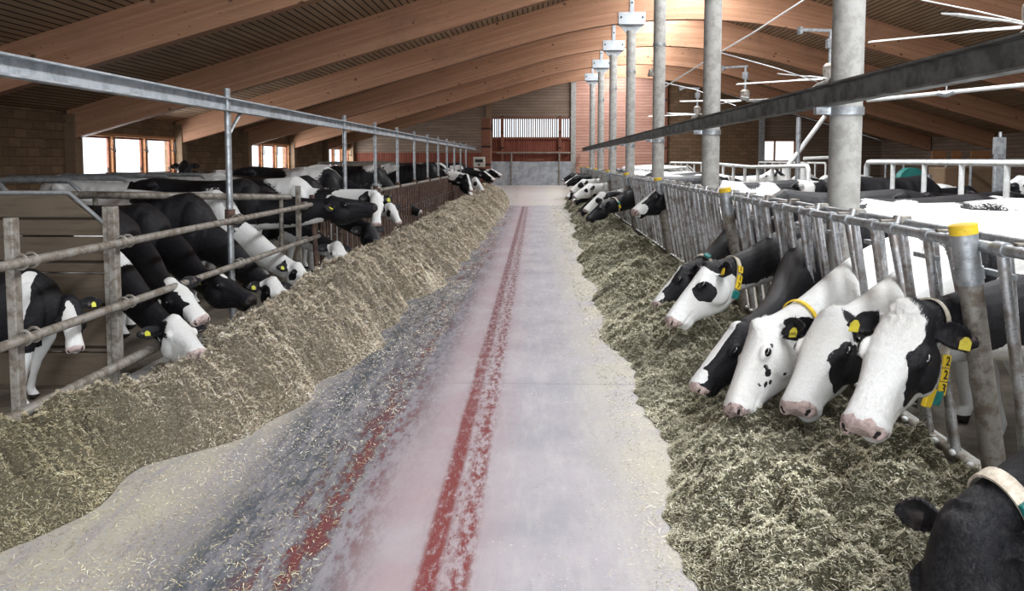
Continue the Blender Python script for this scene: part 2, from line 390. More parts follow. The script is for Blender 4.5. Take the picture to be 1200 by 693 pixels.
# left long wall: openings in every other bay
WZ0, WZ1 = 1.23, 2.11
bays = [(RY0, COLY[0])]+[(COLY[k], COLY[k+1]) for k in range(6)]+[(COLY[6], GY)]
wall = MB(); WIN = []
for k, (a, c) in enumerate(bays):
    T = 2.62
    if k in (3, 5, 7):
        y0, y1 = a+.22, c-.16; x = XL-.1
        wall.box((x, (a+c)/2, WZ0/2), (.2, c-a, WZ0)); wall.box((x, (a+c)/2, (WZ1+T)/2), (.2, c-a, T-WZ1))
        wall.box((x, (a+y0)/2, (WZ0+WZ1)/2), (.2, y0-a, WZ1-WZ0)); wall.box((x, (c+y1)/2, (WZ0+WZ1)/2), (.2, c-y1, WZ1-WZ0)); WIN.append((y0, y1))
    else: wall.box((XL-.1, (a+c)/2, T/2), (.2, c-a, T))
tag(wall.build('wall_left', 'siding_brick'), kind='structure')
for k, (y0, y1) in enumerate(WIN):
    f = MB(); g = MB(); x = XL-.06
    for j in range(4): yy = y0+(y1-y0)*j/3; f.box((x+.03, yy, (WZ0+WZ1)/2), (.12, .11 if 0 < j < 3 else .09, WZ1-WZ0))
    f.box((x+.03, (y0+y1)/2, WZ0+.03), (.14, y1-y0+.1, .06)); f.box((x+.03, (y0+y1)/2, WZ1-.03), (.14, y1-y0+.1, .06))
    w = f.build('window_%d' % (k+1), 'frame_wood', bevel=.008); tag(w, kind='structure')
    for j in range(3):
        a = y0+(y1-y0)*j/3+.06; c = y0+(y1-y0)*(j+1)/3-.06
        s_ = MB()
        for (cc, dd) in (((x, a+.02, (WZ0+WZ1)/2), (.04, .04, WZ1-WZ0-.12)), ((x, c-.02, (WZ0+WZ1)/2), (.04, .04, WZ1-WZ0-.12)), ((x, (a+c)/2, WZ0+.08), (.04, c-a, .04)), ((x, (a+c)/2, WZ1-.08), (.04, c-a, .04))): s_.box(cc, dd)
        s_.build('sash', 'timber_red', w)
        p = MB(); p.box((x-.005, (a+c)/2, (WZ0+WZ1)/2), (.008, c-a-.06, WZ1-WZ0-.16)); p.build('pane', 'glass', w)
        h = MB(); h.tube([(x+.06, c-.03, WZ1-.3), (x+.16, c-.03, WZ1-.36), (x+.19, c-.16, WZ1-.12)], .012, 6); h.build('stay', 'ink', w)
for i, y in enumerate(COLY+[GY-.12]):
    b = MB(); b.box((XL+.10, y, 1.2), (.20, .26, 2.4)); tag(b.build('wall_post', 'timber_post', bevel=.01), 'timber wall post on the left wall under the '+(ORD[i]+' roof beam from the camera' if i < 7 else 'far gable corner'), 'post', 'timber posts along the left wall')
b = MB(); b.box((XR+.1, 16, 1.3), (.2, 44, 2.6)); tag(b.build('wall_right', 'siding_grey'), kind='structure')
# far gable wall in pieces round the openings
def gable(name, mat, x0, x1, z0, z1=None, y=GY, th=.16):
    n = 12; xs = [x0+(x1-x0)*k/n for k in range(n+1)]
    if z1 is None: poly = [(x0, z0), (x1, z0)]+[(x, beamtop(x)) for x in reversed(xs)]
    else: poly = [(x0, z0), (x1, z0), (x1, z1), (x0, z1)]
    b = MB(); b.prism(poly, 1, y, y+th); return tag(b.build(name, mat), kind='structure')
OX0, OX1 = -2.10, 1.45
gable('wall_far', 'siding_grey', XL-.1, OX0, 1.9); gable('wall_far', 'siding_red', XL-.1, OX0, 0, 1.9, GY+.01)
gable('wall_far', 'siding_grey', OX0, OX1, 3.45)
gable('wall_far', 'siding_red', OX0, OX1, 1.45, 2.52, GY+.05)
gable('wall_far', 'siding_pink', OX1, 5.6, 0); gable('wall_far', 'siding_brick', 5.6, 9.9, 0)
gable('wall_far', 'siding_grey', 9.9, 11.3, 2.45); gable('wall_far', 'siding_grey', 9.9, 11.3, 0, 1.5); gable('wall_far', 'siding_grey', 11.3, XR+.1, 0)
b = MB(); b.box((10.6, GY+.06, 1.975), (1.4, .01, .95)); w = b.build('window_4', 'glass'); tag(w, kind='structure')
f = MB()
for x in (9.93, 10.4, 11.27): f.box((x, GY+.05, 1.975), (.07, .1, .95))
f.box((10.6, GY+.05, 1.53), (1.4, .1, .06)); f.box((10.6, GY+.05, 2.42), (1.4, .1, .06)); f.build('window_frame', 'frame_wood', w)
# timber and steel uprights of the gable
for x, wd, m, nm, lb in ((OX0-.05, .26, 'timber_post', 'wall_post', 'grey brown timber upright at the left edge of the far slatted opening'),
                     (OX1+.12, .22, 'concrete_post', 'wall_post', 'pale grey upright at the right edge of the far slatted opening'),
                     (5.6, .16, 'timber_red', 'wall_post', 'thin dark upright on the far gable where pink boards end'),
                     (9.8, .22, 'galv', 'wall_post', 'grey steel upright on the far gable beside the small bright window')):
    b = MB(); b.box((x, GY-.06, beamtop(x)/2), (wd, .16, beamtop(x))); tag(b.build(nm, m, bevel=.01), lb, 'post')
# slatted vent in the far gable
b = MB(); b.box((-.32, GY+.02, 3.42), (3.5, .1, .07)); b.box((-.32, GY+.02, 2.54), (3.5, .1, .09)); w = b.build('window_5', 'timber_red', bevel=.005); tag(w, kind='structure')
sl = MB()
for k in range(37): sl.box((OX0+.10+k*.095, GY+.08, 2.98), (.056, .03, .9))
sl.build('slats', 'siding_grey', w)
b = MB()
for x in (-1.56, .98): b.box((x, GY-.06, 2.35), (.13, .12, 2.3))
b.box((-.32, GY-.08, 1.92), (3.4, .1, .10)); tag(b.build('wall_frame', 'timber_red', bevel=.006), 'red brown timber frame crossing the far wall under the slats', 'frame')
gd = empty('sliding_gate', (-.1, GY-.2, .47), 'pale grey sheet metal gate closing the far end of the aisle', 'gate')
b = MB(); b.box((0, 0, .52), (2.06, .05, 1.04)); b.build('panel', 'sheet', gd, bevel=.01)
for x in (-1.52, 1.30): b = MB(); b.box((x, .03, .51), (.93 if x < 0 else .55, .05, 1.06)); b.build('side_panel', 'sheet', gd)
for x in (-1.05, 1.05): b = MB(); b.tube([(x, -.05, 0), (x, -.05, 1.45)], .035, 10); b.build('upright', 'dirty_pipe', gd, True)
b = MB(); b.tube([(-1.7, -.05, 1.42), (1.65, -.05, 1.42)], .03, 10); b.build('top_rail', 'dirty_pipe', gd, True)
b = MB(); b.box((0, -.05, 1.12), (.7, .05, .08)); b.build('handle', 'timber_red', gd)

# pillar with electric box at the end of the left fence
pl = MB(); pl.box((-2.02, 33.6, 1.6), (.36, .30, 3.2)); tag(pl.build('timber_pillar', 'timber_red', bevel=.02), 'red brown timber pillar at the far end of the left feed fence', 'pillar')
bx = empty('switch_box', (-2.28, 33.35, 1.3), 'pale electrical box fixed beside the far timber pillar', 'electrical box')
b = MB(); b.box((0, 0, .2), (.46, .14, .40)); b.build('housing', 'box_plastic', bx, bevel=.02)
b = MB(); b.box((0, -.08, .25), (.30, .02, .12)); b.build('display', 'ink', bx)
b = MB(); b.tube([(0, -.07, .10), (0, -.11, .10)], .04, 10); b.build('knob', 'ink', bx)

# round columns
CXX = 2.10
for i, y in enumerate(COLY):
    o = empty('round_column', (CXX, y, 0), 'grey round column '+['nearest the camera, cutting through the picture at the right', 'second from the camera', 'third from the camera', 'fourth from the camera with a steel plate head', 'fifth from the camera with a steel plate head', 'sixth from the camera with a steel plate head', 'farthest from the camera with a steel plate head'][i], 'column', 'round columns along the right feed fence')
    zt = soffit(CXX)-.18; r = .105
    b = MB(); b.tube([(0, 0, 0), (0, 0, 2.0), (0, 0, zt)], r, 28); b.build('shaft', 'concrete_post', o, True)
    b = MB(); b.tube([(0, 0, 1.90), (0, 0, 1.955)], r+.012, 28); b.box((-.16, 0, 1.93), (.10, .06, .05)); b.build('clamp', 'galv', o, True)
    b = MB(); b.tube([(0, 0, 3.55), (0, 0, 3.60)], r+.006, 28); b.build('joint_ring', 'galv', o, True)
    b = MB(); b.box((0, -.115, zt+.26), (.60, .012, .27)); b.box((0, .115, zt+.26), (.60, .012, .27)); b.build('head_plate', 'plate', o, bevel=.003)
    b = MB(); b.prism([(-.30, zt+.15), (.30, zt+.15), (.11, zt-.06), (-.11, zt-.06)], 1, -.02, .02); b.box((0, 0, zt+.14), (.56, .24, .02)); b.build('gusset', 'plate', o)
    b = MB(); b.box((0, -.118, zt+.75), (.09, .012, .75)); b.build('strap', 'plate', o)
    for x, z in ((-.24, .28), (.24, .28), (0, .6), (0, .95)): b = MB(); b.tube([(x, -.12, zt+z), (x, -.14, zt+z)], .022, 8); b.build('bolt', 'ink', o)
b = MB(); b.box((2.10-.13, COLY[2], 3.1), (.09, .09, .12)); b.box((1.93, COLY[2], 3.06), (.05, .05, .05)); tag(b.build('lamp_bracket', 'dirty_pipe', bevel=.01), 'small grey bracket fixed to the left side of the third round column', 'bracket')

# long steel channels above both fences
b = MB(); x = 1.93; z0, z1 = 1.955, 2.10
b.prism([(x+.05, z0), (x+.05, z1), (x-.03, z1), (x-.03, z1-.012), (x+.035, z1-.012), (x+.035, z0+.012), (x-.03, z0+.012), (x-.03, z0)], 1, .6, GY-.3)
tag(b.build('steel_beam', 'dark_beam'), 'long dark steel channel clamped to the round columns above the right fence', 'beam')
b = MB(); x = -2.70; z0, z1 = 2.02, 2.135
b.prism([(x-.04, z0), (x-.04, z1), (x+.04, z1), (x+.04, z1-.012), (x-.028, z1-.012), (x-.028, z0+.012), (x+.04, z0+.012), (x+.04, z0)], 1, .6, GY-.3)
tag(b.build('steel_beam', 'galv_beam'), 'long bright galvanised steel channel on slim poles above the left fence', 'beam')
# ------------------------------------------------------------------ left side: poles, pipe barrier, headlock fence
POLY = [7.46+2.27*k for k in range(12)]
for k, y in enumerate(POLY):
    if k == 1: continue
    j = k if k == 0 else k-1
    o = empty('support_pole', (-2.72, y, PF), 'slim galvanised pole under the left steel channel, '+('standing in the pipe barrier' if k == 0 else ORD[j]+' from the camera'), 'pole', 'slim poles under the left steel channel')
    b = MB(); b.tube([(0, 0, -PF+.14), (0, 0, 2.12)], .028, 14); b.build('pole', 'galv', o, True)
    b = MB(); b.tube([(0, 0, .92), (0, 0, 1.06)], .045, 12); b.box((.03, 0, .99), (.09, .10, .05)); b.build('clamp', 'rusty', o, True)
    if k == 0: b = MB(); b.tube([(0, .02, 1.72), (0, .32, 1.92)], .016, 8); b.build('brace', 'galv', o, True)
FX = -2.70
def ring(b, x, y, z, r=.038):
    b.tube([(x+r*math.cos(a), y, z+r*math.sin(a)) for a in [i*math.pi/5 for i in range(10)]], .009, 6, closed=True)
pb = empty('pipe_barrier', (FX, 7, 0), 'three rail pipe barrier with clamped rails across the left foreground pen', 'barrier')
for zz in (1.075, .68):
    b = MB(); b.tube([(.07, -5, zz), (.07, 3.15, zz)], .026, 16); b.build('rail', 'dirty_pipe', pb, True)
b = MB(); b.tube([(.05, -5, .285), (.05, -.9, .30)], .032, 16); b.build('rail', 'dirty_pipe', pb, True)
for yy, nm in ((-2.68, 'post'), (-1.62, 'post'), (2.62, 'post')):
    b = MB(); b.box((-.02, yy, .69), (.05, .065, 1.22)); b.build('post', 'dirty_pipe', pb, bevel=.006)
for yy in (-2.68, -1.62, .46, 2.62):
    for zz in (1.075, .68):
        for dy in (-.045, .045): b = MB(); ring(b, .05, yy+dy, zz); b.build('clamp', 'dirty_pipe', pb, True)
# wooden partition beside the calf
wp = empty('board_partition', (-2.78, 5.42, PF), 'old wooden board partition with a cut corner behind the calf', 'partition')
def plank(z0, z1, xa=-1.9, cut=0.):
    b = MB(); b.prism([(xa, z0), (0, z0), (0, z1-cut), (-cut*1.25, z1), (xa, z1)] if cut else [(xa, z0), (0, z0), (0, z1), (xa, z1)], 1, -.02, .02)
    b.build('plank', 'plank_old', wp, bevel=.006)
for z0, z1, c in ((.02, .24, 0), (.25, .50, 0), (.51, .76, 0), (.77, 1.0, 0), (1.01, 1.27, .21)): plank(z0, z1, cut=c)
b = MB(); b.box((.03, -.03, .6), (.06, .06, 1.2)); b.build('upright', 'dirty_pipe', wp)
b = MB(); b.tube([(-1.9, -.0, 1.285), (-.24, 0, 1.285), (0, 0, 1.07)], .014, 8); b.build('edge_strip', 'galv', wp, True)

def slanted(b, x0, z0, x1, z1, y0, y1, r, n=8): b.tube([(x0, y0, z0), (x1, y1, z1)], r, n)
LF0 = 10.15
def left_panel():
    o = empty('feed_fence', (FX, LF0, 0), 'rusty brown headlock fence section', 'feed fence', 'headlock fence sections on the left')
    b = MB(); b.tube([(0, 0, 1.075), (0, 4.5, 1.075)], .032, 12); b.build('top_rail', 'dirty_pipe', o, True)
    b = MB(); b.tube([(.02, 0, .20), (.02, 4.5, .20)], .03, 10); b.build('bottom_rail', 'rusty', o, True)
    b = MB(); b.box((.06, 2.25, .13), (.10, 4.5, .10)); b.build('kick_board', 'concrete_post', o, bevel=.01)
    for k in range(14):
        y = .16+k*.32
        b = MB(); b.tube([(.0, y, .2), (.0, y+.03, 1.07)], .017, 8); b.build('fixed_bar', 'rusty', o, True)
        b = MB(); b.tube([(.03, y+.10, .2), (.0, y+.22, 1.07)], .015, 8); b.build('locking_bar', 'rusty', o, True)
    for k in range(14): b = MB(); b.box((.02, .16+k*.32+.17, .62), (.03, .03, .02)); b.build('latch', 'galv', o)
    return o
lp = left_panel(); names = ['nearest to the camera', 'second from the camera', 'third from the camera', 'fourth from the camera', 'farthest, ending at the timber pillar']
for k in range(5):
    o = lp if k == 0 else copy_tree(lp)
    o.location = (FX, LF0+4.6*k, 0); o['label'] = 'rusty brown headlock section of the left feed fence, '+names[k]
b = MB(); b.tube([(FX+.10, 9.95, .2), (FX+.02, 10.05, 1.18)], .03, 10); tag(b.build('fence_post', 'rusty', smooth=True), 'leaning rusty post where the pipe barrier meets the left headlock fence', 'post')

# ------------------------------------------------------------------ right headlock fence
RT, RB, ZT, ZB = 1.84, 2.02, 1.244, .16
def rx(z): return RT+(RB-RT)*(ZT-z)/(ZT-ZB)
PY0 = 3.60
def right_panel():
    o = empty('feed_fence', (0, PY0, 0), 'x', 'feed fence', 'headlock fence sections on the right')
    b = MB(); b.tube([(RT, 0, ZT), (RT, SP, ZT)], .024, 14); b.build('top_rail', 'galv', o, True)
    b = MB(); b.tube([(RT+.13, 0, ZT+.02), (RT+.13, SP, ZT+.02)], .020, 12); b.build('rear_rail', 'galv', o, True)
    b = MB(); b.tube([(RB, 0, ZB+.02), (RB, SP, ZB+.02)], .030, 14); b.build('bottom_rail', 'dirty_pipe', o, True)
    n = 7; w = SP/n
    for k in range(n):
        y = k*w+.10
        for dy in (.0, .37):
            b = MB(); b.tube([(rx(ZB+.02), y+dy, ZB+.02), (rx(ZT), y+dy, ZT)], .023, 12); b.build('fixed_bar', 'bar_shiny', o, True)
        b = MB(); b.tube([(rx(ZB)+.0, y+.05, ZB+.02), (rx(.75)+.02, y+.11, .75), (rx(1.2)+.05, y+.25, 1.20), (RT+.09, y+.27, ZT+.05)], .024, 12); b.build('locking_bar', 'bar_shiny', o, True)
        b = MB(); b.tube([(rx(ZB)+.03, y+.48, ZB+.02), (rx(ZT)+.06, y+.44, ZT)], .021, 10); b.build('rear_bar', 'bar_shiny', o, True)
        b = MB(); b.box((RT+.125, y+.29, ZT+.035), (.055, .09, .04)); b.box((RT+.06, y+.27, ZT+.030), (.13, .035, .012)); b.build('latch', 'dirty_pipe', o, bevel=.004)
        for u_, v_ in ((.08, .16), (.33, .41)): b = MB(); b.tube([(RT, y+u_, ZT), (RT, y+v_, ZT)], .031, 12); b.build('sleeve', 'galv', o, True)
        b = MB(); b.box((RT+.04, y+.46, ZT-.11), (.03, .22, .022)); b.build('stay', 'galv', o)
    for k in range(26): b = MB(); b.ell((RB-.04, .09+k*.175, ZB+.045), (.016, .024, .016), nu=8, nv=6); b.build('rubber_stop', 'white_paint', o, True)
    return o
rp = right_panel()
rl = ['cut off by the right picture edge', 'just beyond the biggest yellow capped post', 'third from the camera', 'fourth from the camera', 'fifth from the camera', 'sixth from the camera', 'seventh from the camera', 'farthest from the camera']
for k in range(8):
    o = rp if k == 0 else copy_tree(rp)
    o.location = (0, PY0+SP*(k-1), 0); o['label'] = 'galvanised headlock section of right fence, '+rl[k]
for k in range(8):
    y = PY0+SP*k
    if y > 36: break
    o = empty('fence_post', (0, y, 0), 'leaning grey fence post with a yellow cap, '+ORD[k]+' from the camera on the right', 'post', 'yellow capped posts of the right feed fence')
    dx = -.055; P0 = (rx(.05)+dx, 0, .05); P1 = (rx(1.24)+dx, 0, 1.24); Pm = (rx(1.08)+dx, 0, 1.08); Pt = (rx(1.33)+dx, 0, 1.33); Py = (rx(1.29)+dx, 0, 1.29); 
    b = MB(); b.tube([P0, P1], .048, 20); b.build('shaft', 'dirty_pipe', o, True)
    b = MB(); b.tube([Pm, Py], .053, 20); b.build('sleeve', 'galv', o, True)
    b = MB(); b.tube([(rx(1.1)+dx, 0, 1.10), (rx(1.15)+dx, 0, 1.15)], .058, 20); b.build('ring', 'galv', o, True)
    b = MB(); b.tube([Py, Pt], .056, 20); b.build('cap', 'yellow', o, True)

# ------------------------------------------------------------------ rails and stall dividers in the pens
def divider(label, x, y0, y1, zt, n, mat='galv', r=.03, zb=PFR, group=None, bend=.0):
    o = empty('stall_rail', (x, y0, zb), label, 'rail', group)
    pts = [(0, 0, 0), (0, 0, zt-zb-.06), (0, .06, zt-zb), (0, (y1-y0)*.5, zt-zb-bend), (0, y1-y0-.06, zt-zb), (0, y1-y0, zt-zb-.06), (0, y1-y0, 0)]
    b = MB(); b.tube(pts, r, 10); b.build('rail', mat, o, True)
    for k in range(1, n):
        y = (y1-y0)*k/n; b = MB(); b.tube([(0, y, 0), (0, y, zt-zb-.01)], r*.9, 10); b.build('upright', mat, o, True)
    return o
divider('pale tube rail with uprights behind the first cows right of the nearest column', 4.9, 6.2, 12.9, 1.56, 7, 'white_paint', .035)
divider('white tube rail with uprights seen between the two nearest columns', 4.2, 13.4, 20.5, 1.50, 7, 'white_paint', .035, bend=.05)
divider('far white tube rail just right of the third column', 4.4, 22.0, 28.5, 1.5, 6, 'white_paint', .03)
divider('tube rail far across the right pen in front of the dark side wall', 9.2, 14, 24, 1.58, 9, 'galv', .035)
divider('pale tube railing along the far side of the right pen by the window', 8.2, 24.6, 32, 1.5, 8, 'white_paint', .03)
for k in range(14):
    y = 25.5+k*.62; o = empty('cubicle_divider', (3.2, y, PFR), 'curved pale tube cubicle divider in the far right pen', 'divider', 'curved cubicle dividers in the far right pen')
    b = MB(); b.tube([(0, 0, 0), (0, 0, 1.2), (.15, 0, 1.4), (1.3, 0, 1.48), (1.5, 0, 1.3), (1.4, 0, .8)], .03, 8); b.build('tube', 'white_paint', o, True)
for k in range(12):
    y = 23.0+k*.85; o = empty('cubicle_divider', (-4.6, y, PF), 'curved tube cubicle divider in the far left pen', 'divider', 'curved cubicle dividers in the far left pen')
    b = MB(); b.tube([(0, 0, 0), (0, 0, 1.1), (-.15, 0, 1.32), (-1.3, 0, 1.42), (-1.5, 0, 1.2), (-1.4, 0, .6)], .032, 8); b.build('tube', 'dirty_pipe', o, True)
for k in range(5):
    y = 8.2+k*1.25; o = empty('cubicle_divider', (-5.15, y, PF), 'low galvanised tube cubicle divider in the left pen, '+ORD[k]+' from the camera', 'divider', 'tube cubicle dividers in the near left pen')
    b = MB(); b.tube([(0, 0, 0), (0, 0, 1.15), (-.12, 0, 1.26), (-1.6, 0, 1.27), (-1.75, 0, 1.1), (-1.75, 0, 0)], .03, 10); b.build('tube', 'galv', o, True)
    b = MB(); b.tube([(0, 0, .55), (-1.75, 0, .55)], .025, 8); b.build('lower_tube', 'galv', o, True)
o = empty('neck_rail', (-4.0, 7.6, PF), 'brownish horizontal pipe rail on short posts behind the first left cows', 'rail')
b = MB(); b.tube([(-.9, -1.8, 1.24), (0, 0, 1.18), (1.12, 2.25, 1.06)], .035, 12); b.build('rail', 'dirty_pipe', o, True)
for k in range(4): t_ = k/3.*.94; b = MB(); b.tube([(1.12*t_, 2.25*t_, 0), (1.12*t_, 2.25*t_, 1.18-.12*t_)], .025, 10); b.build('upright', 'dirty_pipe', o, True)
o = empty('milking_post', (6.05, 11.4, PFR), 'upright grey steel post standing above the cows at the far right', 'post')
b = MB(); b.box((0, 0, .99), (.14, .06, 2.0)); b.build('post', 'galv', o, bevel=.01)
b = MB(); b.box((-.05, -.05, 1.88), (.10, .08, .22)); b.tube([(0, 0, 1.98), (0, 0, 2.06)], .02, 8); b.build('latch', 'galv', o)
o = empty('steel_frame', (5.6, 18.6, PFR), 'white tube frame with a diagonal brace behind the two nearest columns', 'frame')
b = MB(); b.tube([(0, 0, 0), (0, 0, 2.6)], .05, 12); b.build('pole', 'galv', o, True)
for x, z in ((-.25, 1.55), (.12, 1.65)): b = MB(); b.tube([(x, 0, 0), (x, 0, z)], .08, 12); b.build('sleeve', 'white_paint', o, True)
b = MB(); b.tube([(-.25, 0, 1.5), (.55, 0, 2.62)], .05, 10); b.build('brace', 'white_paint', o, True)
b = MB(); b.tube([(.12, 0, 1.72), (.85, 0, 1.75), (.92, 0, 1.68), (.92, 0, 1.1)], .035, 10); b.build('loop', 'white_paint', o, True)
# boxes and a green barrel by the dark right wall
o = empty('feed_box', (9.6, 19.6, PFR), 'brown box shaped feeder standing behind the cows on the far right', 'feeder')
b = MB(); b.box((0, 0, .78), (1.2, .8, 1.5)); b.build('body', 'timber_post', o, bevel=.03)
for x in (-.55, .45): b = MB(); b.ell((x, -.4, .9), (.06, .04, .06)); b.build('bolt', 'galv', o, True)
o = empty('cow_brush', (7.4, 17.2, PFR), 'round dark green brush wheel behind the cow backs on the right', 'brush')
b = MB(); b.tube([(0, -.12, 1.28), (0, .12, 1.28)], .26, 28); b.build('wheel', 'teal', o, True)
b = MB(); b.tube([(.36, 0, 0), (.36, 0, 1.4)], .05, 10); b.tube([(0, -.2, 1.28), (.36, -.2, 1.28)], .04, 8); b.build('stand', 'galv', o, True)
for k, (x, wd) in enumerate(((12.75, .45), (13.30, .30), (14.05, .60))):
    b = MB(); b.box((x, 27.6, 1.74), (wd, .05, .27)); b.box((x, 27.6, 1.59), (wd+.04, .07, .04)); b.box((x, 27.62, .8), (.06, .06, 1.6)); tag(b.build('wall_board', 'frame_wood'), 'orange brown board panel on the dark right side, '+['left', 'middle', 'right'][k]+' of three', 'board', 'orange board panels on the far right')

# ------------------------------------------------------------------ fans, cables, lamps
def fan():
    o = empty('ceiling_fan', (3.78, 6.6, 2.62), 'x', 'fan', 'white ceiling fans on the right')
    b = MB(); b.tube([(0, 0, .0), (0, 0, .07), (0, 0, .16), (0, 0, .20)], [.07, .085, .085, .05], 20); b.build('motor', 'dirty_pipe', o, True)
    b = MB(); b.tube([(0, 0, .2), (0, 0, .62)], .024, 12); b.build('drop_rod', 'galv', o, True)
    b = MB(); b.box((0, 0, .45), (.10, .07, .12)); b.build('junction_box', 'galv', o, bevel=.005)
    b = MB(); b.box((-.2, 0, .62), (.5, .04, .035)); b.box((-.42, 0, .61), (.04, .09, .09)); b.build('bracket', 'galv', o)
    for a in [.63+k*2*math.pi/5 for k in range(5)]:
        R = Matrix.Rotation(a+math.pi, 3, 'Z'); b = MB(); vs = []
        for s_, w, zz in ((.08, .03, .0), (.40, .045, .0), (.52, .072, -.005), (1.20, .062, -.02)):
            for yy, dz in ((-w, .010), (w, -.010)):
                for t_ in (.006, -.006): vs.append(R @ Vector((s_, yy, zz+dz+t_)))
        fs = []
        for k in range(3): q = k*4; fs += [(q, q+4, q+6, q+2), (q+1, q+3, q+7, q+5), (q, q+1, q+5, q+4), (q+2, q+6, q+7, q+3)]
        fs += [(0, 2, 3, 1), (12, 13, 15, 14)]; b.add(vs, fs); b.build('blade', 'white_paint', o)
    return o
fn = fan()
for k, (y, dz, rz, lb) in enumerate(((6.75, 0., 0, 'at the top right edge with its blades cut off'), (11.35, .03, .15, 'left of the nearest column above the dark steel channel'), (15.9, .06, -.55, 'right of the second column, smaller'), (20.6, .05, .2, 'farthest back'))):
    o = fn if k == 0 else copy_tree(fn); o.location = (3.80, y, 2.62+dz); o.rotation_euler = (0, 0, rz); o['label'] = 'white ceiling fan hanging '+lb
def cable(pts, r, label, mat='white_paint'):
    b = MB(); b.tube(pts, r, 6); return tag(b.build('cable', mat, smooth=True), label, 'cable')
A = at(948, -4, 10.3); B = at(779, 102, 12.0)
cable([A, at(880, 40, 10.9), at(836, 66, 11.4), B], .010, 'white rope running down diagonally from the upper beams to the third column')
cable([at(845, 62, 10.6), at(910, 80, 9.5), at(958, 96, 11.2)], .007, 'thin white cable leading from the second column to a fan')
cable([at(1080, 0, 9.0), at(1140, 12, 8.2), at(1204, 27, 7.2)], .008, 'thin white cable at the top right corner above the nearest fan')
cable([at(770, 95, 20), at(815, 105, 18), at(862, 124, 16)], .008, 'thin grey cable running from the third column to the small fan')
o = empty('strip_lamp', (0, 0, 0), 'long slim white lamp tube hung under the roof right of the nearest column', 'lamp')
p0, p1 = at(1016, 118, 9.5), at(1215, 98, 8.4); o.location = p0; d = p1-p0
b = MB(); b.tube([(0, 0, 0), d], .022, 10); b.build('tube', 'white_paint', o, True)
b = MB(); b.tube([d*.5, d*.5+Vector((0, 0, .35))], .008, 6); b.tube([d*.45, d*.5+Vector((0, 0, -.02)), d*.55], .03, 8); b.build('hanger', 'galv', o, True)

# ------------------------------------------------------------------ feed heaps
def heapL(X, Y):
    edge = np.interp(Y, (2.4, 3.4, 4.3, 4.8, 7., 9.4, 10.7, 16.7, 32), (-2.5, -2.13, -1.98, -1.66, -1.35, -1.42, -1.17, -1.06, -.96))+.04*np.sin(Y*3.7+1)+.03*np.sin(Y*7.1)
    crest = .47+.03*np.sin(Y*1.7)+.04*np.sin(Y*.6+2)-.17*sstep(6., 4.3, Y)+.12*sstep(27, 32, Y)
    xc = np.minimum(-1.95, edge-.42); t2 = np.clip((edge-X)/(edge-xc), 0, 1)
    h = crest*np.sin(t2*math.pi/2)**1.1*(1-.62*sstep(xc, xc-.60, X))
    h = h-.16*np.exp(-((X+2.20)/.30)**2-((Y-5.45)/.40)**2)
    return h*sstep(33.3, 32.2, Y)
def heapR(X, Y):
    edge = .62+.05*np.sin(Y*1.3+.5)+.05*np.sin(Y*3.1)+.30*sstep(10, 26, Y)
    crest = .26+.05*np.sin(Y*1.9+1)+.03*np.sin(Y*.7)+.10*sstep(18, 30, Y)
    t = np.clip((X-edge)/.75, 0, 1); h = crest*np.sin(t*math.pi/2)**1.0
    h = h*(1-.75*sstep(1.62, 2.0, X))
    return h*sstep(33.5, 32, Y)*sstep(.0, .2, t+.05*np.sin(Y*23)*np.sin(X*31))**.7
def heap_z(fn, X, Y, seed):
    p = np.stack([X, Y, X*0], 1)
    h = fn(X, Y); a = np.clip(h*6, 0, 1)
    k3 = np.abs(fbm(p*6.1+3, seed+21, 2)); lump = k3*.05+fbm(p*3.2, seed, 3)*.07+np.abs(fbm(p*9., seed+5, 3))*.075+fbm(p*32., seed+9, 2)*.022-.012
    return h+a*lump*1.7-.012*(1-a)
PAL = {'L': np.array([(.72, .63, .51), (.60, .51, .39), (.86, .80, .70), (.38, .30, .21), (.50, .44, .30)]),
       'R': np.array([(.54, .505, .38), (.41, .385, .28), (.70, .665, .54), (.22, .215, .13), (.32, .30, .19)])}
def straw_mesh(X, Y, Z, pal, seed, lift=.012, tiltmax=.7, wid=.0021, k_=1.):
    rg = np.random.default_rng(seed); n = len(X); a = rg.uniform(0, 2*math.pi, n); ti = rg.normal(0, tiltmax*.5, n)
    far = np.clip(Y/4.5, 1, 5)
    L = k_*rg.uniform(.0033, .0105, n)*far**.68*np.where(rg.uniform(0, 1, n) < .05, 2.0, 1.); W = .54*wid*rg.uniform(.6, 1.5, n)*far**.8
    d = np.stack([np.cos(a)*np.cos(ti), np.sin(a)*np.cos(ti), np.sin(ti)], 1); s = np.stack([-np.sin(a), np.cos(a), rg.normal(0, .5, n)], 1)
    s /= np.linalg.norm(s, axis=1)[:, None]
    c = np.stack([X, Y, Z+lift*rg.uniform(0, 1, n)+np.abs(np.sin(ti))*L*.6], 1)
    V = np.stack([c-d*L[:, None]-s*W[:, None], c+d*L[:, None]-s*W[:, None]*.6, c+d*L[:, None]+s*W[:, None]*.6, c-d*L[:, None]+s*W[:, None]], 1).reshape(-1, 3)
    col = pal[rg.choice(len(pal), n, p=[.26, .24, .16, .20, .14])]*rg.uniform(.75, 1.15, n)[:, None]
    q_ = np.stack([X, Y, Y*0], 1); col = col*(1+.55*fbm(q_*2.3, 77, 3)+.35*fbm(q_*9, 78, 2))[:, None]
    return V, np.repeat(np.clip(col*1.12, .01, .95), 4, 0)
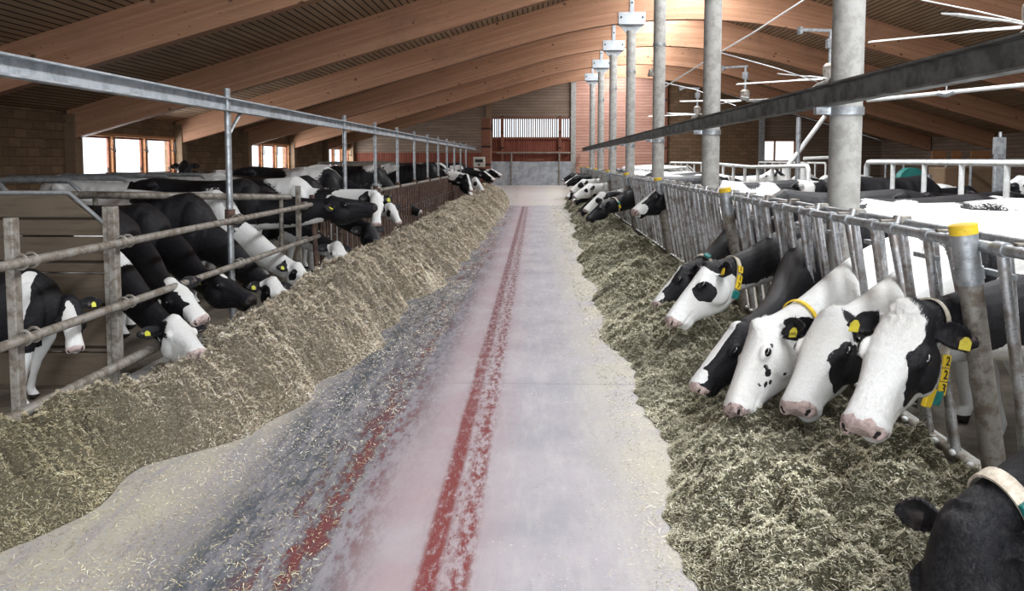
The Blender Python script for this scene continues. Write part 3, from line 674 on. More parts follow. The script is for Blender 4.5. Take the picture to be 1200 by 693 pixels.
def heap(name, fn, x0, x1, y1, mat, pal, seed, label, nst):
    ys = [1.0]
    while ys[-1] < y1: ys.append(ys[-1]+max(.018, .0045*ys[-1]))
    ys = np.array(ys); xs = np.linspace(x0, x1, 110); XX, YY = np.meshgrid(xs, ys); Xf, Yf = XX.ravel(), YY.ravel(); Z = heap_z(fn, Xf, Yf, seed)
    nx, ny = len(xs), len(ys); V = np.stack([Xf, Yf, Z], 1)
    i, j = np.meshgrid(np.arange(nx-1), np.arange(ny-1)); q = (j*nx+i).ravel(); F1 = np.stack([q, q+1, q+nx+1, q+nx], 1)
    rg = np.random.default_rng(seed+100); u = rg.uniform(0, 1, nst*2); Y = 1.6*(y1/1.6)**u; Y = np.where(rg.uniform(0, 1, nst*2) < .55, Y, 2.2+rg.uniform(0, 1, nst*2)**1.3*9)
    X = rg.uniform(x0, x1, nst*2); z = heap_z(fn, X, Y, seed); keep = (fn(X, Y) > .008) | (rg.uniform(0, 1, nst*2) < .06); keep &= (Y < y1)
    X, Y, z = X[keep][:nst], Y[keep][:nst], z[keep][:nst]; z = np.maximum(z, .002)
    SV, SCOL = straw_mesh(X, Y, z, pal, seed+3)
    if fn is heapL:
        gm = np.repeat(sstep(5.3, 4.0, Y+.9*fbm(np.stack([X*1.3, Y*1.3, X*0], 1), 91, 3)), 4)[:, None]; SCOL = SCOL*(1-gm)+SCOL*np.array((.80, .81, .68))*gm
    n0 = len(V); F2 = np.arange(len(SV)).reshape(-1, 4)+n0
    me = bpy.data.meshes.new(name); me.from_pydata(np.concatenate([V, SV]).tolist(), [], np.concatenate([F1, F2]).tolist())
    me.materials.append(M[mat]); me.materials.append(M['straw'])
    mi = np.concatenate([np.zeros(len(F1), int), np.ones(len(F2), int)]); me.polygons.foreach_set('material_index', mi)
    me.polygons.foreach_set('use_smooth', np.concatenate([np.ones(len(F1), bool), np.zeros(len(F2), bool)]))
    at_ = me.attributes.new('tint', 'FLOAT_COLOR', 'POINT'); cc = np.concatenate([np.tile(pal[0], (n0, 1)), SCOL]); at_.data.foreach_set('color', np.concatenate([cc, np.ones((len(cc), 1))], 1).ravel())
    o = bpy.data.objects.new(name, me); COL.objects.link(o); return tag(o, label, 'feed', kind='stuff')
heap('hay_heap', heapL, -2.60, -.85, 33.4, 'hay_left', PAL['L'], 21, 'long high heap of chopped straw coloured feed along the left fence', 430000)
heap('hay_heap', heapR, .45, 1.96, 33.6, 'hay_right', PAL['R'], 47, 'long low heap of greenish chopped feed along the right fence', 420000)
# loose chaff on the concrete
rg = np.random.default_rng(5); n = 24000
Y = 2.6*(26/2.6)**rg.uniform(0, 1, n); side = rg.uniform(0, 1, n)
X = np.where(side < .5, .75-np.abs(rg.normal(0, .40, n)), np.where(side < .94, -1.78+np.abs(rg.normal(0, .26, n))+.4*sstep(4, 10, Y), rg.uniform(-2.2, .8, n)))
SV, SCOL = straw_mesh(X, Y, np.full(n, .003), PAL['L']*.85, 9, .003, .1, .0014, .62)
me = bpy.data.meshes.new('loose_chaff'); me.from_pydata(SV.tolist(), [], np.arange(len(SV)).reshape(-1, 4).tolist()); me.materials.append(M['straw'])
at_ = me.attributes.new('tint', 'FLOAT_COLOR', 'POINT'); at_.data.foreach_set('color', np.concatenate([SCOL, np.ones((len(SCOL), 1))], 1).ravel())
o = bpy.data.objects.new('loose_chaff', me); COL.objects.link(o); tag(o, 'loose straw bits scattered over the concrete feed aisle', 'straw', kind='stuff')

# ------------------------------------------------------------------ cows
def loft(b, secs, n=20, p=2.2):
    """secs: (centre, fwd-agnostic up vec, lateral vec, top, bottom, half width, narrowing below)"""
    vs = []; fs = []
    for (c, U, L, top, bot, hw, nar) in secs:
        for j in range(n):
            a = 2*math.pi*j/n; ca, sa = math.cos(a), math.sin(a)
            x = math.copysign(abs(ca)**(2/p), ca); z = math.copysign(abs(sa)**(2/p), sa)
            vs.append(c+U*((top+bot)/2+(top-bot)/2*z)+L*(hw*x*(1-nar*(1-z)/2)))
    m = len(secs)
    for i in range(m-1):
        for j in range(n): fs.append((i*n+j, i*n+(j+1) % n, (i+1)*n+(j+1) % n, (i+1)*n+j))
    fs += [tuple(range(n)), tuple((m-1)*n+j for j in reversed(range(n)))]
    b.add(vs, fs)
HEAD = [(-.085, .0, -.13, .050, .2), (-.07, -.012, -.21, .085, .2), (-.03, .004, -.27, .106, .3), (.02, .018, -.305, .116, .38), (.08, .014, -.325, .130, .46), (.14, .006, -.328, .138, .50),
        (.20, .002, -.310, .130, .50), (.27, -.002, -.274, .108, .42), (.34, -.008, -.236, .090, .32), (.41, -.014, -.208, .082, .22), (.465, -.020, -.200, .086, .14),
        (.51, -.026, -.196, .090, .10), (.545, -.038, -.180, .082, .08), (.568, -.062, -.148, .058, .08)]
TILT = [0]*10+[.12, .26, .36, .40]
TORSO = [(-1.50, 1.27, 1.05, .06, 0), (-1.46, 1.33, .95, .14, 0), (-1.36, 1.37, .84, .22, -.1), (-1.18, 1.40, .72, .27, -.15), (-.95, 1.385, .63, .305, .0), (-.7, 1.365, .575, .345, .05), (-.45, 1.36, .56, .36, .05),
         (-.2, 1.37, .60, .325, .15), (.0, 1.40, .66, .265, .2), (.12, 1.33, .70, .225, .25), (.22, 1.22, .76, .175, .3), (.30, 1.08, .84, .11, .3)]
def bez(a, b, c, d, t): s = 1-t; return a*(s**3)+b*(3*s*s*t)+c*(3*s*t*t)+d*(t**3)
NCOW = [0]
def cow(name_label, loc, hd, P, Mz, up=None, sc=1., vox=.02, base=None, body=None, headpat=None, ears=(1, 1), earcol=1, tags='', collar=None, group=None, seed=None,
        tuft=0., pat_bias=.0, legcol=-1, category='cow', earback=.15, white_mz=True, pz=PF, tagmat='tag_lime', ntop=1.0, eartext=None, neck=None, nz=1.03, fur=0, es=1.):
    """P, Mz: world points of the poll and the muzzle; hd: heading of the body in the ground plane"""
    NCOW[0] += 1; seed = seed if seed is not None else NCOW[0]*7
    hd = Vector((hd[0], hd[1], 0)).normalized(); rz = math.atan2(hd.y, hd.x); root = empty('dairy_cow', (loc[0], loc[1], pz), name_label, category, group, rz)
    W = Matrix.Translation((loc[0], loc[1], pz)) @ Matrix.Rotation(rz, 4, 'Z'); Wi = W.inverted(); R = Wi.to_3x3()
    p = Wi @ Vector(P); m = Wi @ Vector(Mz)
    md = (m-p); hl = md.length; md.normalize(); hs = min(max(hl/.56, .5*sc), 1.06*sc)
    uh = R @ Vector(up) if up is not None else Vector((.9, 0, .75))
    u = (uh-md*uh.dot(md)).normalized(); an = math.radians(10.5)
    D = md*math.cos(an)+u*math.sin(an); U = u*math.cos(an)-md*math.sin(an); L = U.cross(D)
    H = lambda x, y, z: p+(D*x+L*y+U*z)*hs
    b = MB(); X0, Y0, Z0 = Vector((1, 0, 0)), Vector((0, 1, 0)), Vector((0, 0, 1))
    loft(b, [(Vector((x*sc, 0, 0)), Z0, Y0, t*sc, bo*sc, hw*sc, nr) for x, t, bo, hw, nr in TORSO], 24, 2.35)
    for s in (-1, 1):
        b.ell(Vector((-1.12, s*.235, 1.31))*sc, (.09*sc, .05*sc, .06*sc)); b.ell(Vector((-1.44, s*.12, 1.22))*sc, (.05*sc,)*3)
        b.ell(Vector((.06, s*.165, 1.00))*sc, (.17*sc, .10*sc, .29*sc)); b.ell(Vector((-1.22, s*.16, .98))*sc, (.23*sc, .13*sc, .30*sc))
        st = random.uniform(-.10, .10)
        b.tube([Vector(q)*sc for q in ((.06, s*.19, .92), (.04, s*.19, .66), (.02+st, s*.18, .42), (.0+st*1.2, s*.18, .26), (-.02+st*1.4, s*.18, .12), (.03+st*1.4, s*.18, .015))], [.12*sc, .085*sc, .056*sc, .038*sc, .043*sc, .056*sc], 12)
        st = random.uniform(-.12, .12)
        b.tube([Vector(q)*sc for q in ((-1.2, s*.19, .92), (-1.12, s*.21, .74), (-1.30+st, s*.19, .50), (-1.28+st, s*.18, .30), (-1.25+st, s*.18, .12), (-1.20+st, s*.18, .015))], [.18*sc, .125*sc, .062*sc, .040*sc, .045*sc, .058*sc], 12)
    b.ell(Vector((-1.0, 0, .60))*sc, (.22*sc, .15*sc, .15*sc))
    b.tube([Vector(q)*sc for q in ((-1.46, 0, 1.34), (-1.54, 0, 1.2), (-1.56, .02, .9), (-1.55, .03, .62), (-1.55, .03, .42))], [.04*sc, .028*sc, .018*sc, .034*sc, .02*sc], 8)
    # neck
    N0 = Vector((.02, 0, nz))*sc; J = H(-.01, 0, -.125); back = (N0-J); bl = back.length; bn = back.normalized()
    out = (bn*1.0-D*.35-U*.30).normalized(); C1 = N0+Vector((1, 0, -.15)).normalized()*bl*.33; C2 = J+out*bl*.33
    secs = []; frames = []
    for k in range(15):
        t = k/14.; q = bez(N0, C1, C2, J, t); q2 = bez(N0, C1, C2, J, min(t+.01, 1.)); q1 = bez(N0, C1, C2, J, max(t-.01, 0.)); T = (q2-q1).normalized()
        lat = (Y0*(1-t)+L*t).normalized(); lat = (lat-T*lat.dot(T)).normalized(); V = T.cross(lat)
        if V.dot(Z0*(1-t)+(U-D*.3)*t+Z0*.01) < 0: V = -V
        hv = (.27*(1-t)**1.2+.130*(1-(1-t)**1.2))*ntop; hw = .20*(1-t)**1.25+.088*(1-(1-t)**1.25)
        secs.append((q, V, lat, hv*sc*.92, -hv*sc*1.04, hw*sc, .15)); frames.append((q, V, lat, T, hv*sc, hw*sc))
    loft(b, secs, 18, 2.1)
    # head
    loft(b, [(H(x, 0, 0), U+D*TILT[k_], L, t*hs, bo*hs, hw*hs, nr) for k_, (x, t, bo, hw, nr) in enumerate(HEAD)], 28, 2.45)
    for s in (-1, 1):
        b.ell(H(.165, s*.106, -.058), (.056*hs, .024*hs, .032*hs), (D, L, U)); b.ell(H(.12, s*.085, -.175), (.11*hs, .042*hs, .105*hs), (D, L, U))
        b.ell(H(.505, s*.052, -.088), (.050*hs, .034*hs, .040*hs), (D, L, U)); b.ell(H(.435, 0, -.190), (.060*hs, .056*hs, .030*hs), (D, L, U))
        # ear: a cupped leaf
        e0 = H(.000, s*.092, -.080); ed = (D*(-earback)+L*(s*.95)-U*.10).normalized(); wv = (D*-.92+U*.38); wv = (wv-ed*wv.dot(ed)).normalized(); nv = ed.cross(wv)
        if nv.dot(U) < 0: nv = -nv
        th = max(.011*hs, vox*.95); vs = []; fs = []; prof = ((0, .028, .7), (.12, .042, .8), (.3, .060, .75), (.5, .066, .62), (.7, .058, .45), (.86, .036, .3), (1., .012, .1)); q = 5; npt = 2*(q)
        for tt, w, cup in prof:
            ctr = e0+ed*(.20*tt*hs*es)-U*(.01*tt*tt*hs)+D*(.02*tt*tt*hs); w *= hs*es
            for i in range(q): sx = -1+2*i/(q-1); vs.append(ctr+wv*(w*sx)-nv*(w*cup*(1-sx*sx))+nv*th)
            for i in range(q): sx = 1-2*i/(q-1); vs.append(ctr+wv*(w*sx*1.05)-nv*(w*cup*(1-sx*sx))-nv*th)
        for a in range(len(prof)-1):
            for i in range(npt): fs.append((a*npt+i, a*npt+(i+1) % npt, (a+1)*npt+(i+1) % npt, (a+1)*npt+i))
        fs += [tuple(range(npt)), tuple((len(prof)-1)*npt+i for i in reversed(range(npt)))]; b.add(vs, fs)
    b.ell(H(.0, 0, -.012), (.055*hs, .06*hs, .045*hs), (D, L, U))
    if base is None: base = 0
    me = b.mesh('body'); o = bpy.data.objects.new('tmp', me); COL.objects.link(o)
    rm = o.modifiers.new('r', 'REMESH'); rm.mode = 'VOXEL'; rm.voxel_size = vox; rm.use_smooth_shade = True
    sm = o.modifiers.new('s', 'SMOOTH'); sm.factor = .5; sm.iterations = 5 if vox < .012 else 3
    dg = bpy.context.evaluated_depsgraph_get(); me2 = bpy.data.meshes.new_from_object(o.evaluated_get(dg)); bpy.data.objects.remove(o); bpy.data.meshes.remove(me)
    nv_ = len(me2.vertices); co = np.empty(nv_*3); me2.vertices.foreach_get('co', co); co = co.reshape(-1, 3); no = np.empty(nv_*3); me2.vertices.foreach_get('normal', no); no = no.reshape(-1, 3)
    A = np.array([D, L, U]); lc = (co-np.array(p)) @ A.T/hs; ln = no @ A.T
    rel = np.linalg.norm(lc-np.array((.22, 0, -.1)), axis=1)
    hw_ = sstep(.45, .36, rel)*sstep(-.10, -.03, lc[:, 0]+.25*np.abs(lc[:, 1])*0+.15*(lc[:, 2]+.1)*-1)
    hin = (lc[:, 0] > -.12) & (rel < .45); disp = np.zeros(nv_)
    def g(c, r): return np.exp(-(((lc-np.array(c))/np.array(r))**2).sum(1))
    for s in (-1, 1):
        disp -= .026*g((.535, s*.066, -.074), (.026, .014, .014)); disp -= .012*g((.545, s*.05, -.09), (.02, .018, .014)); disp += .004*g((.165, s*.126, -.026), (.05, .03, .014))
        disp -= .010*g((.165, s*.138, -.062), (.024, .02, .014)); disp -= .010*g((.30, s*.105, -.085), (.09, .03, .03))
        disp -= .008*g((.22, s*.13, -.12), (.05, .03, .02)); disp += .006*g((.29, s*.1, -.045), (.10, .02, .012)); disp -= .006*g((.47, s*.09, -.06), (.02, .03, .05))
    lineM = np.exp(-((lc[:, 2]+.158-(.56-lc[:, 0])*.06)/.007)**2)*sstep(.34, .42, lc[:, 0])*hin; disp -= .011*lineM
    disp = disp*hin*hs
    if tuft:
        tw = np.exp(-(((lc-np.array((.0, 0, .02)))/np.array((.07, .075, .05)))**2).sum(1)); disp += tw*tuft*(.55+.9*fbm(lc*38, seed, 3))
    # body relief: ribs, spine, skin folds of the neck
    disp += sc*.006*np.sin(co[:, 0]/sc*42+2*co[:, 2])*sstep(-.95, -.75, co[:, 0]/sc)*sstep(-.05, -.2, co[:, 0]/sc)*sstep(.75, .9, co[:, 2]/sc)*sstep(1.36, 1.25, co[:, 2]/sc)
    disp -= sc*.03*np.exp(-(((co/sc-np.array((-.98, 0, 1.12)))/np.array((.10, 9, .12)))**2).sum(1))*sstep(.1, .2, np.abs(co[:, 1]/sc))
    co2 = co+no*disp[:, None]; me2.vertices.foreach_set('co', co2.ravel())
    # coat pattern ( >.5 black )
    wob = fbm(co*5.5/sc, seed, 3)*.25; wobh = fbm(lc*9, seed+3, 3)*.42+fbm(lc*34, seed+8, 2)*.12
    fld = fbm(co*1.75/sc+seed*3.7, seed, 2)*1.6+pat_bias
    fld = .5+np.clip(fld, -.5, .5)
    for (c, r, v) in (body or []):
        r = np.array(r if isinstance(r, (tuple, list)) else (r,)*3)*sc; d = np.linalg.norm((co-np.array(c)*sc)/r, axis=1)+wob; w = sstep(1.2, .8, d); fld = fld*(1-w)+v*w
    if neck is not None:
        fq = np.array([f_[0] for f_ in frames]); kk = np.argmin(((co[:, None, :]-fq[None])**2).sum(2), 1); V_ = np.array([f_[1] for f_ in frames])[kk]; hv_ = np.array([f_[4] for f_ in frames])[kk]
        vert = ((co-fq[kk])*V_).sum(1)/hv_; tt_ = kk/14.+wob*.6; nw = sstep(neck[2]-.08, neck[2]+.08, tt_)
        val = np.where(vert+wob*1.2 < neck[3], float(neck[1]), float(neck[0])); fld = fld*(1-nw)+val*nw
    hf = np.full(nv_, float(base)) if base in (0, 1) else fld.copy()
    for (c, r, v) in (headpat or []):
        r = np.array(r if isinstance(r, (tuple, list)) else (r,)*3); sy = 0
        if len(c) == 4: dd = np.minimum(np.linalg.norm((lc-np.array(c[:3]))/r, axis=1), np.linalg.norm((lc*np.array((1, -1, 1))-np.array(c[:3]))/r, axis=1))
        else: dd = np.linalg.norm((lc-np.array(c))/r, axis=1)
        w = sstep(1.2, .8, dd+wobh); hf = hf*(1-w)+v*w
    fld = fld*(1-hw_)+hf*hw_
    em = sstep(.118, .134, np.abs(lc[:, 1]))*sstep(.085, .055, lc[:, 0])*(lc[:, 0] > -.15)*sstep(.42, .36, rel)*(lc[:, 2] > -.20); fld = fld*(1-em)+(earcol)*em
    if legcol is not None:
        lw = sstep(.62, .5, co[:, 2]/sc)*(co[:, 0]/sc < .3)*(1-hw_); fld = fld*(1-lw)+(0 if legcol < 0 else 1)*lw
    pink = np.zeros(nv_); dark = np.zeros(nv_)
    if white_mz is not None:
        mz = sstep(.490, .510, lc[:, 0]-.25*np.clip(lc[:, 2]+.08, -.1, .05)+fbm(lc*30, seed, 2)*.022)*sstep(-.150, -.130, lc[:, 2]+.010*fbm(lc*40, seed+1, 2))*hin; 
        if white_mz: pink += mz
        else: dark += mz
    for s in (-1, 1): dark += 1.2*g((.538, s*.068, -.076), (.022, .016, .011))*hin+1.1*g((.546, s*.052, -.09), (.014, .014, .010))*hin
    for s in (-1, 1): dark += .9*g((.165, s*.135, -.060), (.040, .03, .024))*hin
    inner = em*np.clip(ln[:, 2]*1.4-.2, 0, 1)*sstep(.13, .16, np.abs(lc[:, 1]))*sstep(.29, .24, np.abs(lc[:, 1])); pink = np.maximum(pink, inner*(.44+.12*fbm(lc*22, seed+2, 2)))
    ud = np.exp(-(((co/sc-np.array((-1.0, 0, .55)))/np.array((.24, .18, .12)))**2).sum(1))*1.2; pink = np.maximum(pink, np.clip(ud, 0, 1)*(fld < .5))
    dark = np.maximum(dark, sstep(.07, .045, co[:, 2]/sc))
    cc = np.stack([fld, np.clip(pink, 0, 1), np.clip(dark, 0, 1), np.ones(nv_)], 1)
    a_ = me2.attributes.new('pat', 'FLOAT_COLOR', 'POINT'); a_.data.foreach_set('color', cc.ravel()); me2.materials.clear(); me2.materials.append(M['coat']); me2.update()
    body_o = bpy.data.objects.new('body', me2); COL.objects.link(body_o); body_o.parent = root; me2.name = 'cow_body'
    if fur:
        rg_ = np.random.default_rng(seed+500); sel = np.where((hin | (((co-np.array(H(-.1, 0, -.1)))**2).sum(1) < (.34*hs)**2)) & (pink < .3) & (dark < .3))[0]; pk_ = rg_.choice(sel, fur)
        P_ = co2[pk_]+rg_.normal(0, vox*.4, (fur, 3)); N_ = no[pk_]; l_ = lc[pk_]
        P_ = P_-N_*((P_-co2[pk_])*N_).sum(1)[:, None]
        dl = np.stack([-1.+0*l_[:, 0], l_[:, 1]*3+.9*fbm(l_*26, seed, 2), .9*fbm(l_*26+9, seed+4, 2)], 1); dl[:, 0] = np.where(l_[:, 0] > .2, .9, -.9)+.8*fbm(l_*24+4, seed+6, 2)
        d_ = dl @ A; d_ -= N_*(d_*N_).sum(1)[:, None]; d_ /= np.linalg.norm(d_, axis=1)[:, None]+1e-6
        tf = np.exp(-(((l_-np.array((-.0, 0, .0)))/np.array((.09, .10, .10)))**2).sum(1)) if tuft else np.zeros(fur)
        ln_ = (rg_.uniform(.007, .014, fur)+tf*(.018 if tuft > .012 else .006))*hs; w_ = rg_.uniform(.0006, .0012, fur); s_ = np.cross(d_, N_)
        tip = P_+d_*ln_[:, None]+N_*(ln_*rg_.uniform(.06, .30, fur)*(1-.5*tf))[:, None]
        Vf = np.stack([P_-s_*w_[:, None]-N_*.001, P_+s_*w_[:, None]-N_*.001, tip], 1).reshape(-1, 3)
        mf = bpy.data.meshes.new('hair'); mf.from_pydata(Vf.tolist(), [], np.arange(3*fur).reshape(-1, 3).tolist()); mf.materials.append(M['coat'])
        af = mf.attributes.new('pat', 'FLOAT_COLOR', 'POINT'); af.data.foreach_set('color', np.repeat(cc[pk_], 3, 0).ravel())
        fo = bpy.data.objects.new('hair', mf); COL.objects.link(fo); fo.parent = root; fo['kind'] = 'stuff'
    for s in (-1, 1):
        e = MB(); e.ell(H(.165, s*.121, -.060), (.027*hs, .020*hs, .020*hs), (D, L, U), 14, 9); e.build('eye', 'eye', root, True)
    for s, ch in ((-1, 'r'), (1, 'l')):
        if ch in tags:
            e0 = H(.000, s*.092, -.080); ed = (D*(-earback)+L*(s*.95)-U*.10).normalized(); wv = (D*-.92+U*.38); wv = (wv-ed*wv.dot(ed)).normalized(); nv = ed.cross(wv)
            if nv.dot(U) < 0: nv = -nv
            c = e0+ed*(.115*hs)-wv*(.034*hs)+nv*(.014*hs); zz = wv; xx = ed; t = MB(); w = .021*sc
            poly = [(-w, -w*1.3), (w, -w*1.3), (w, w*.4), (w*.35, w*1.3), (-w*.35, w*1.3), (-w, w*.4)]
            t.add([c+xx*x+zz*z+nv*dz for dz in (-.002, .002) for x, z in poly], [tuple(range(6)), tuple(range(11, 5, -1))]+[(i, (i+1) % 6, (i+1) % 6+6, i+6) for i in range(6)])
            to = t.build('ear_tag', tagmat, root, label='yellow ear tag')
            if eartext:
                tm = bpy.data.objects.new('tag_number', text_mesh(eartext, .020, .0006)); COL.objects.link(tm); tm.parent = to
                xa = xx*(1 if (xx.cross(zz)).dot(nv) > 0 else -1); mt = Matrix((xa, zz, xa.cross(zz))).transposed().to_4x4(); mt.translation = c+nv*.0035-zz*.010; tm.matrix_local = mt
    if collar:
        t = collar.get('t', .8); k = min(int(t*14), 13); q, V, lat, T, hv, hw = frames[k]; T2 = (T+V*collar.get('lean', .0)).normalized(); V2 = (V-T2*V.dot(T2)).normalized()
        n = 32; vs = []; bw = collar.get('w', .022)*sc; lo_ = collar.get('loose', .0)
        def rp_(a, off=0.): return q+V2*((hv*(.93 if math.cos(a) > 0 else 1.05)+off+(lo_ if math.cos(a) < 0 else 0))*math.cos(a))+lat*((hw*(1.02)+off)*math.sin(a)*(1-.15*(1-math.cos(a))/2))
        for j in range(n):
            a = 2*math.pi*j/n
            for dt, off in ((-1, .008), (1, .008), (1, .016), (-1, .016)): vs.append(rp_(a, off)+T2*(bw*dt))
        fs = [(j*4+i, j*4+(i+1) % 4, ((j+1) % n)*4+(i+1) % 4, ((j+1) % n)*4+i) for j in range(n) for i in range(4)]
        cb = MB(); cb.add(vs, fs); co_ = cb.build('collar', collar.get('mat', 'strap'), root, True)
        side = collar.get('side', 1)   # +1: the animal's left
        a0 = collar.get('a0', 1.7)
        if collar.get('digits'):
            a = a0
            hang = collar.get('hang')
            if hang:
                dn = (Vector((0, 0, -1))+T*.22).normalized(); st_ = rp_(side*a, .026); cb = MB(); cb.tube([st_, st_+dn*hang], .007, 6); cb.build('strap', 'strap', root, True)
            for dg_, dgt in enumerate(collar['digits']):
                ctr = rp_(side*a, .024) if not hang else st_+dn*(hang+.0275*sc+dg_*.057*sc); up_ = (rp_(side*(a-.05), .024)-rp_(side*(a+.05), .024)).normalized() if not hang else -dn; nrm = (ctr-q); nrm = (nrm-up_*nrm.dot(up_)-T2*nrm.dot(T2)).normalized(); rt = up_.cross(nrm)
                mt = Matrix((rt, up_, nrm)).transposed(); hh = .055*sc; tb = MB(); tb.box(ctr, (.044*sc, hh*.97, .012), mt); bo = tb.build('number_tag', 'yellow', root, bevel=.002, label='yellow collar number tag')
                tm = bpy.data.objects.new('digit', text_mesh(dgt, .052*sc, .001)); COL.objects.link(tm); tm.parent = bo; m4 = mt.to_4x4(); m4.translation = ctr+nrm*.0075; tm.matrix_local = m4
                if not hang: a += hh/((rp_(a+.05, .02)-rp_(a-.05, .02)).length/.1)
            a0 = a
        if collar.get('buckle', True):
            ctr = rp_(side*(a0+.1), .024) if not collar.get('hang') else st_+dn*(collar['hang']+.175*sc)+T*.03; up_ = (rp_(side*(a0+.05), .024)-rp_(side*(a0+.15), .024)).normalized(); nrm = (ctr-q); nrm = (nrm-up_*nrm.dot(up_)-T2*nrm.dot(T2)).normalized(); mt = Matrix((up_.cross(nrm), up_, nrm)).transposed()
            tb = MB(); tb.box(ctr, (.055*sc, .06*sc, .02), mt); tb.build('buckle', 'teal', root, bevel=.004, label='teal plastic collar buckle')
            if collar.get('yel'):
                ctr = rp_(side*(a0+.45), .024) if not collar.get('hang') else st_+dn*(collar['hang']+.165*sc)+T*.085; tb = MB(); tb.box(ctr, (.05*sc, .08*sc, .02), mt); tb.build('number_tag', 'yellow', root, bevel=.004, label='yellow collar number tag')
    return root
#COWS_BEGIN
BL = ((.0, 0, .01), (.10, .035, .06), 0)
def blaze(w=.035): return [((.05, 0, .02), (.14, w*.8, .05), 0), ((.28, 0, .0), (.16, w, .06), 0), ((.45, 0, -.05), (.09, w*1.6, .07), 0)]
WM = ((.54, 0, -.10), (.07, .10, .12), 0)      # white muzzle
def eyes(r=.08, x=.17): return ((x, .11, -.09, 1), (r, r*.8, r*1.1), 1)
# ---- right row, nearest first
cow('black cow in the bottom right corner, cream strap with teal buckle on its neck', (2.5, 2.6), (-1, -.10), at(1122, 622, 2.26), at(1100, 865, 2.18), up=(-.62, -.42, .6), pz=PFR, es=.8, vox=.009, fur=16000, nz=1.10, base=1, pat_bias=2, legcol=1,
    tags='l', tagmat='yellow', collar=dict(t=.94, side=1, a0=1.0, w=.024), neck=(1, 1, -.5, -9), white_mz=False, seed=3)
cow('large white faced cow with black eye patch and yellow collar tags 223 on the right', (2.72, 4.16), (-1, -.22), at(1062, 366, 3.50), at(999, 536, 3.17), up=(-.58, -.64, .42), pz=PFR, vox=.0078, base=0, fur=30000, nz=1.03,
    headpat=[((.17, .15, -.12), (.15, .09, .13), 1), ((.30, .13, -.17), (.08, .06, .06), 1), ((.03, .14, -.10), (.11, .07, .10), 1), ((.165, -.15, -.10), (.10, .05, .10), 1), ((-.06, .06, -.10), (.07, .09, .14), 1)], tags='lr', tuft=.026, es=.78, earback=.05, tagmat='tag_yellow', neck=(1, 0, .35, -.62), eartext=None,
    body=[((.1, .2, 1.2), (.16, .3, .16), 0), ((.0, .2, .95), (.25, .3, .2), 1), ((-.7, 0, 1.2), (.6, .6, .5), 0)], collar=dict(t=.97, side=1, a0=1.62, hang=.07, lean=.25, digits='223', yel=True, w=.012), pat_bias=-.5, seed=5)
cow('white faced cow with black eye patch, pressed behind the left side of the 223 cow', (2.65, 4.92), (-1, -.10), at(974, 370, 4.25), at(931, 490, 3.92), up=(-.62, -.60, .42), pz=PFR, vox=.009, fur=20000, nz=1.10, base=0,
    headpat=[((.22, .15, -.14), (.15, .10, .15), 1), ((.17, -.15, -.10), (.07, .05, .09), 1), ((-.03, .08, -.12), (.08, .08, .12), 1), ((-.02, -.12, -.1), (.07, .06, .1), 1)], tags='r', es=.95, earback=0., tagmat='tag_yellow', tuft=.014, neck=(0, 0, .45, -9),
    body=[((.30, .1, 1.1), (.14, .3, .2), 1)], pat_bias=-1.2, seed=9, eartext='1332')
cow('cream white faced cow with small black spots on its cheek and neck', (2.65, 5.68), (-1, -.05), at(888, 383, 4.58), at(860, 490, 4.32), up=(-.92, -.25, .3), pz=PFR, vox=.009, fur=16000, base=0,
    headpat=[((.25, .09, -.13), (.020, .05, .016), 1), ((.28, .09, -.17), (.016, .05, .012), 1), ((.31, .09, -.15), (.024, .05, .013), 1), ((.11, .09, -.07), (.018, .05, .012), 1), ((.20, .09, -.21), (.013, .05, .012), 1), ((.335, .08, -.12), (.010, .05, .014), 1), ((.23, .09, -.10), (.01, .05, .012), 1)],
    tags='', tuft=.018, neck=(0, 0, .3, -9), earcol=1, pat_bias=-1.5, collar=dict(t=.86, side=1, a0=1.6, w=.012, mat='yellow'),
    body=[((.44, .1, 1.06), (.035, .2, .03), 1), ((.52, .1, .98), (.03, .2, .025), 1), ((.36, .1, 1.14), (.04, .2, .03), 1), ((.58, .1, .92), (.02, .2, .02), 1), ((.46, .1, .93), (.018, .2, .02), 1)], seed=12)
cow('black headed cow with a broad white blaze, muzzle low beside the spotted faced cow', (2.55, 6.72), (-1, -.05), at(862, 383, 5.05), at(814, 462, 4.9), up=(-.9, -.25, .4), pz=PFR, vox=.010, base=1, fur=9000,
    headpat=blaze(.048), neck=(1, 1, .1, -9), pat_bias=.6, seed=14, body=[((-.3, 0, 1.3), (.35, .4, .4), 0)])
cow('white headed cow with a black eye patch and yellow vertical collar numbers 117', (2.65, 7.48), (-1, -.12), at(827, 312, 6.40), at(785, 384, 6.22), up=(-.8, .05, .55), pz=PFR, vox=.010, base=0,
    headpat=[((.20, .12, -.11), (.095, .09, .085), 1), ((.20, -.12, -.11), (.095, .06, .085), 1), ((-.05, .06, -.06), (.10, .10, .12), 1)], tags='l', tagmat='yellow', neck=(1, 0, .12, -.75),
    collar=dict(t=.96, side=1, a0=1.55, digits='117', w=.020, lean=.55, loose=.07), pat_bias=.2, seed=16)
cow('black cow with white blaze and teal buckle stretching its neck down behind cow 117', (2.55, 8.9), (-1, -.02), at(798, 315, 7.75), at(768, 362, 7.55), up=(-.85, .0, .5), pz=PFR, vox=.012, base=1,
    headpat=blaze(.055), neck=(1, 1, .0, -9), pat_bias=.8, seed=18, collar=dict(t=.90, side=1, a0=.8, w=.02))
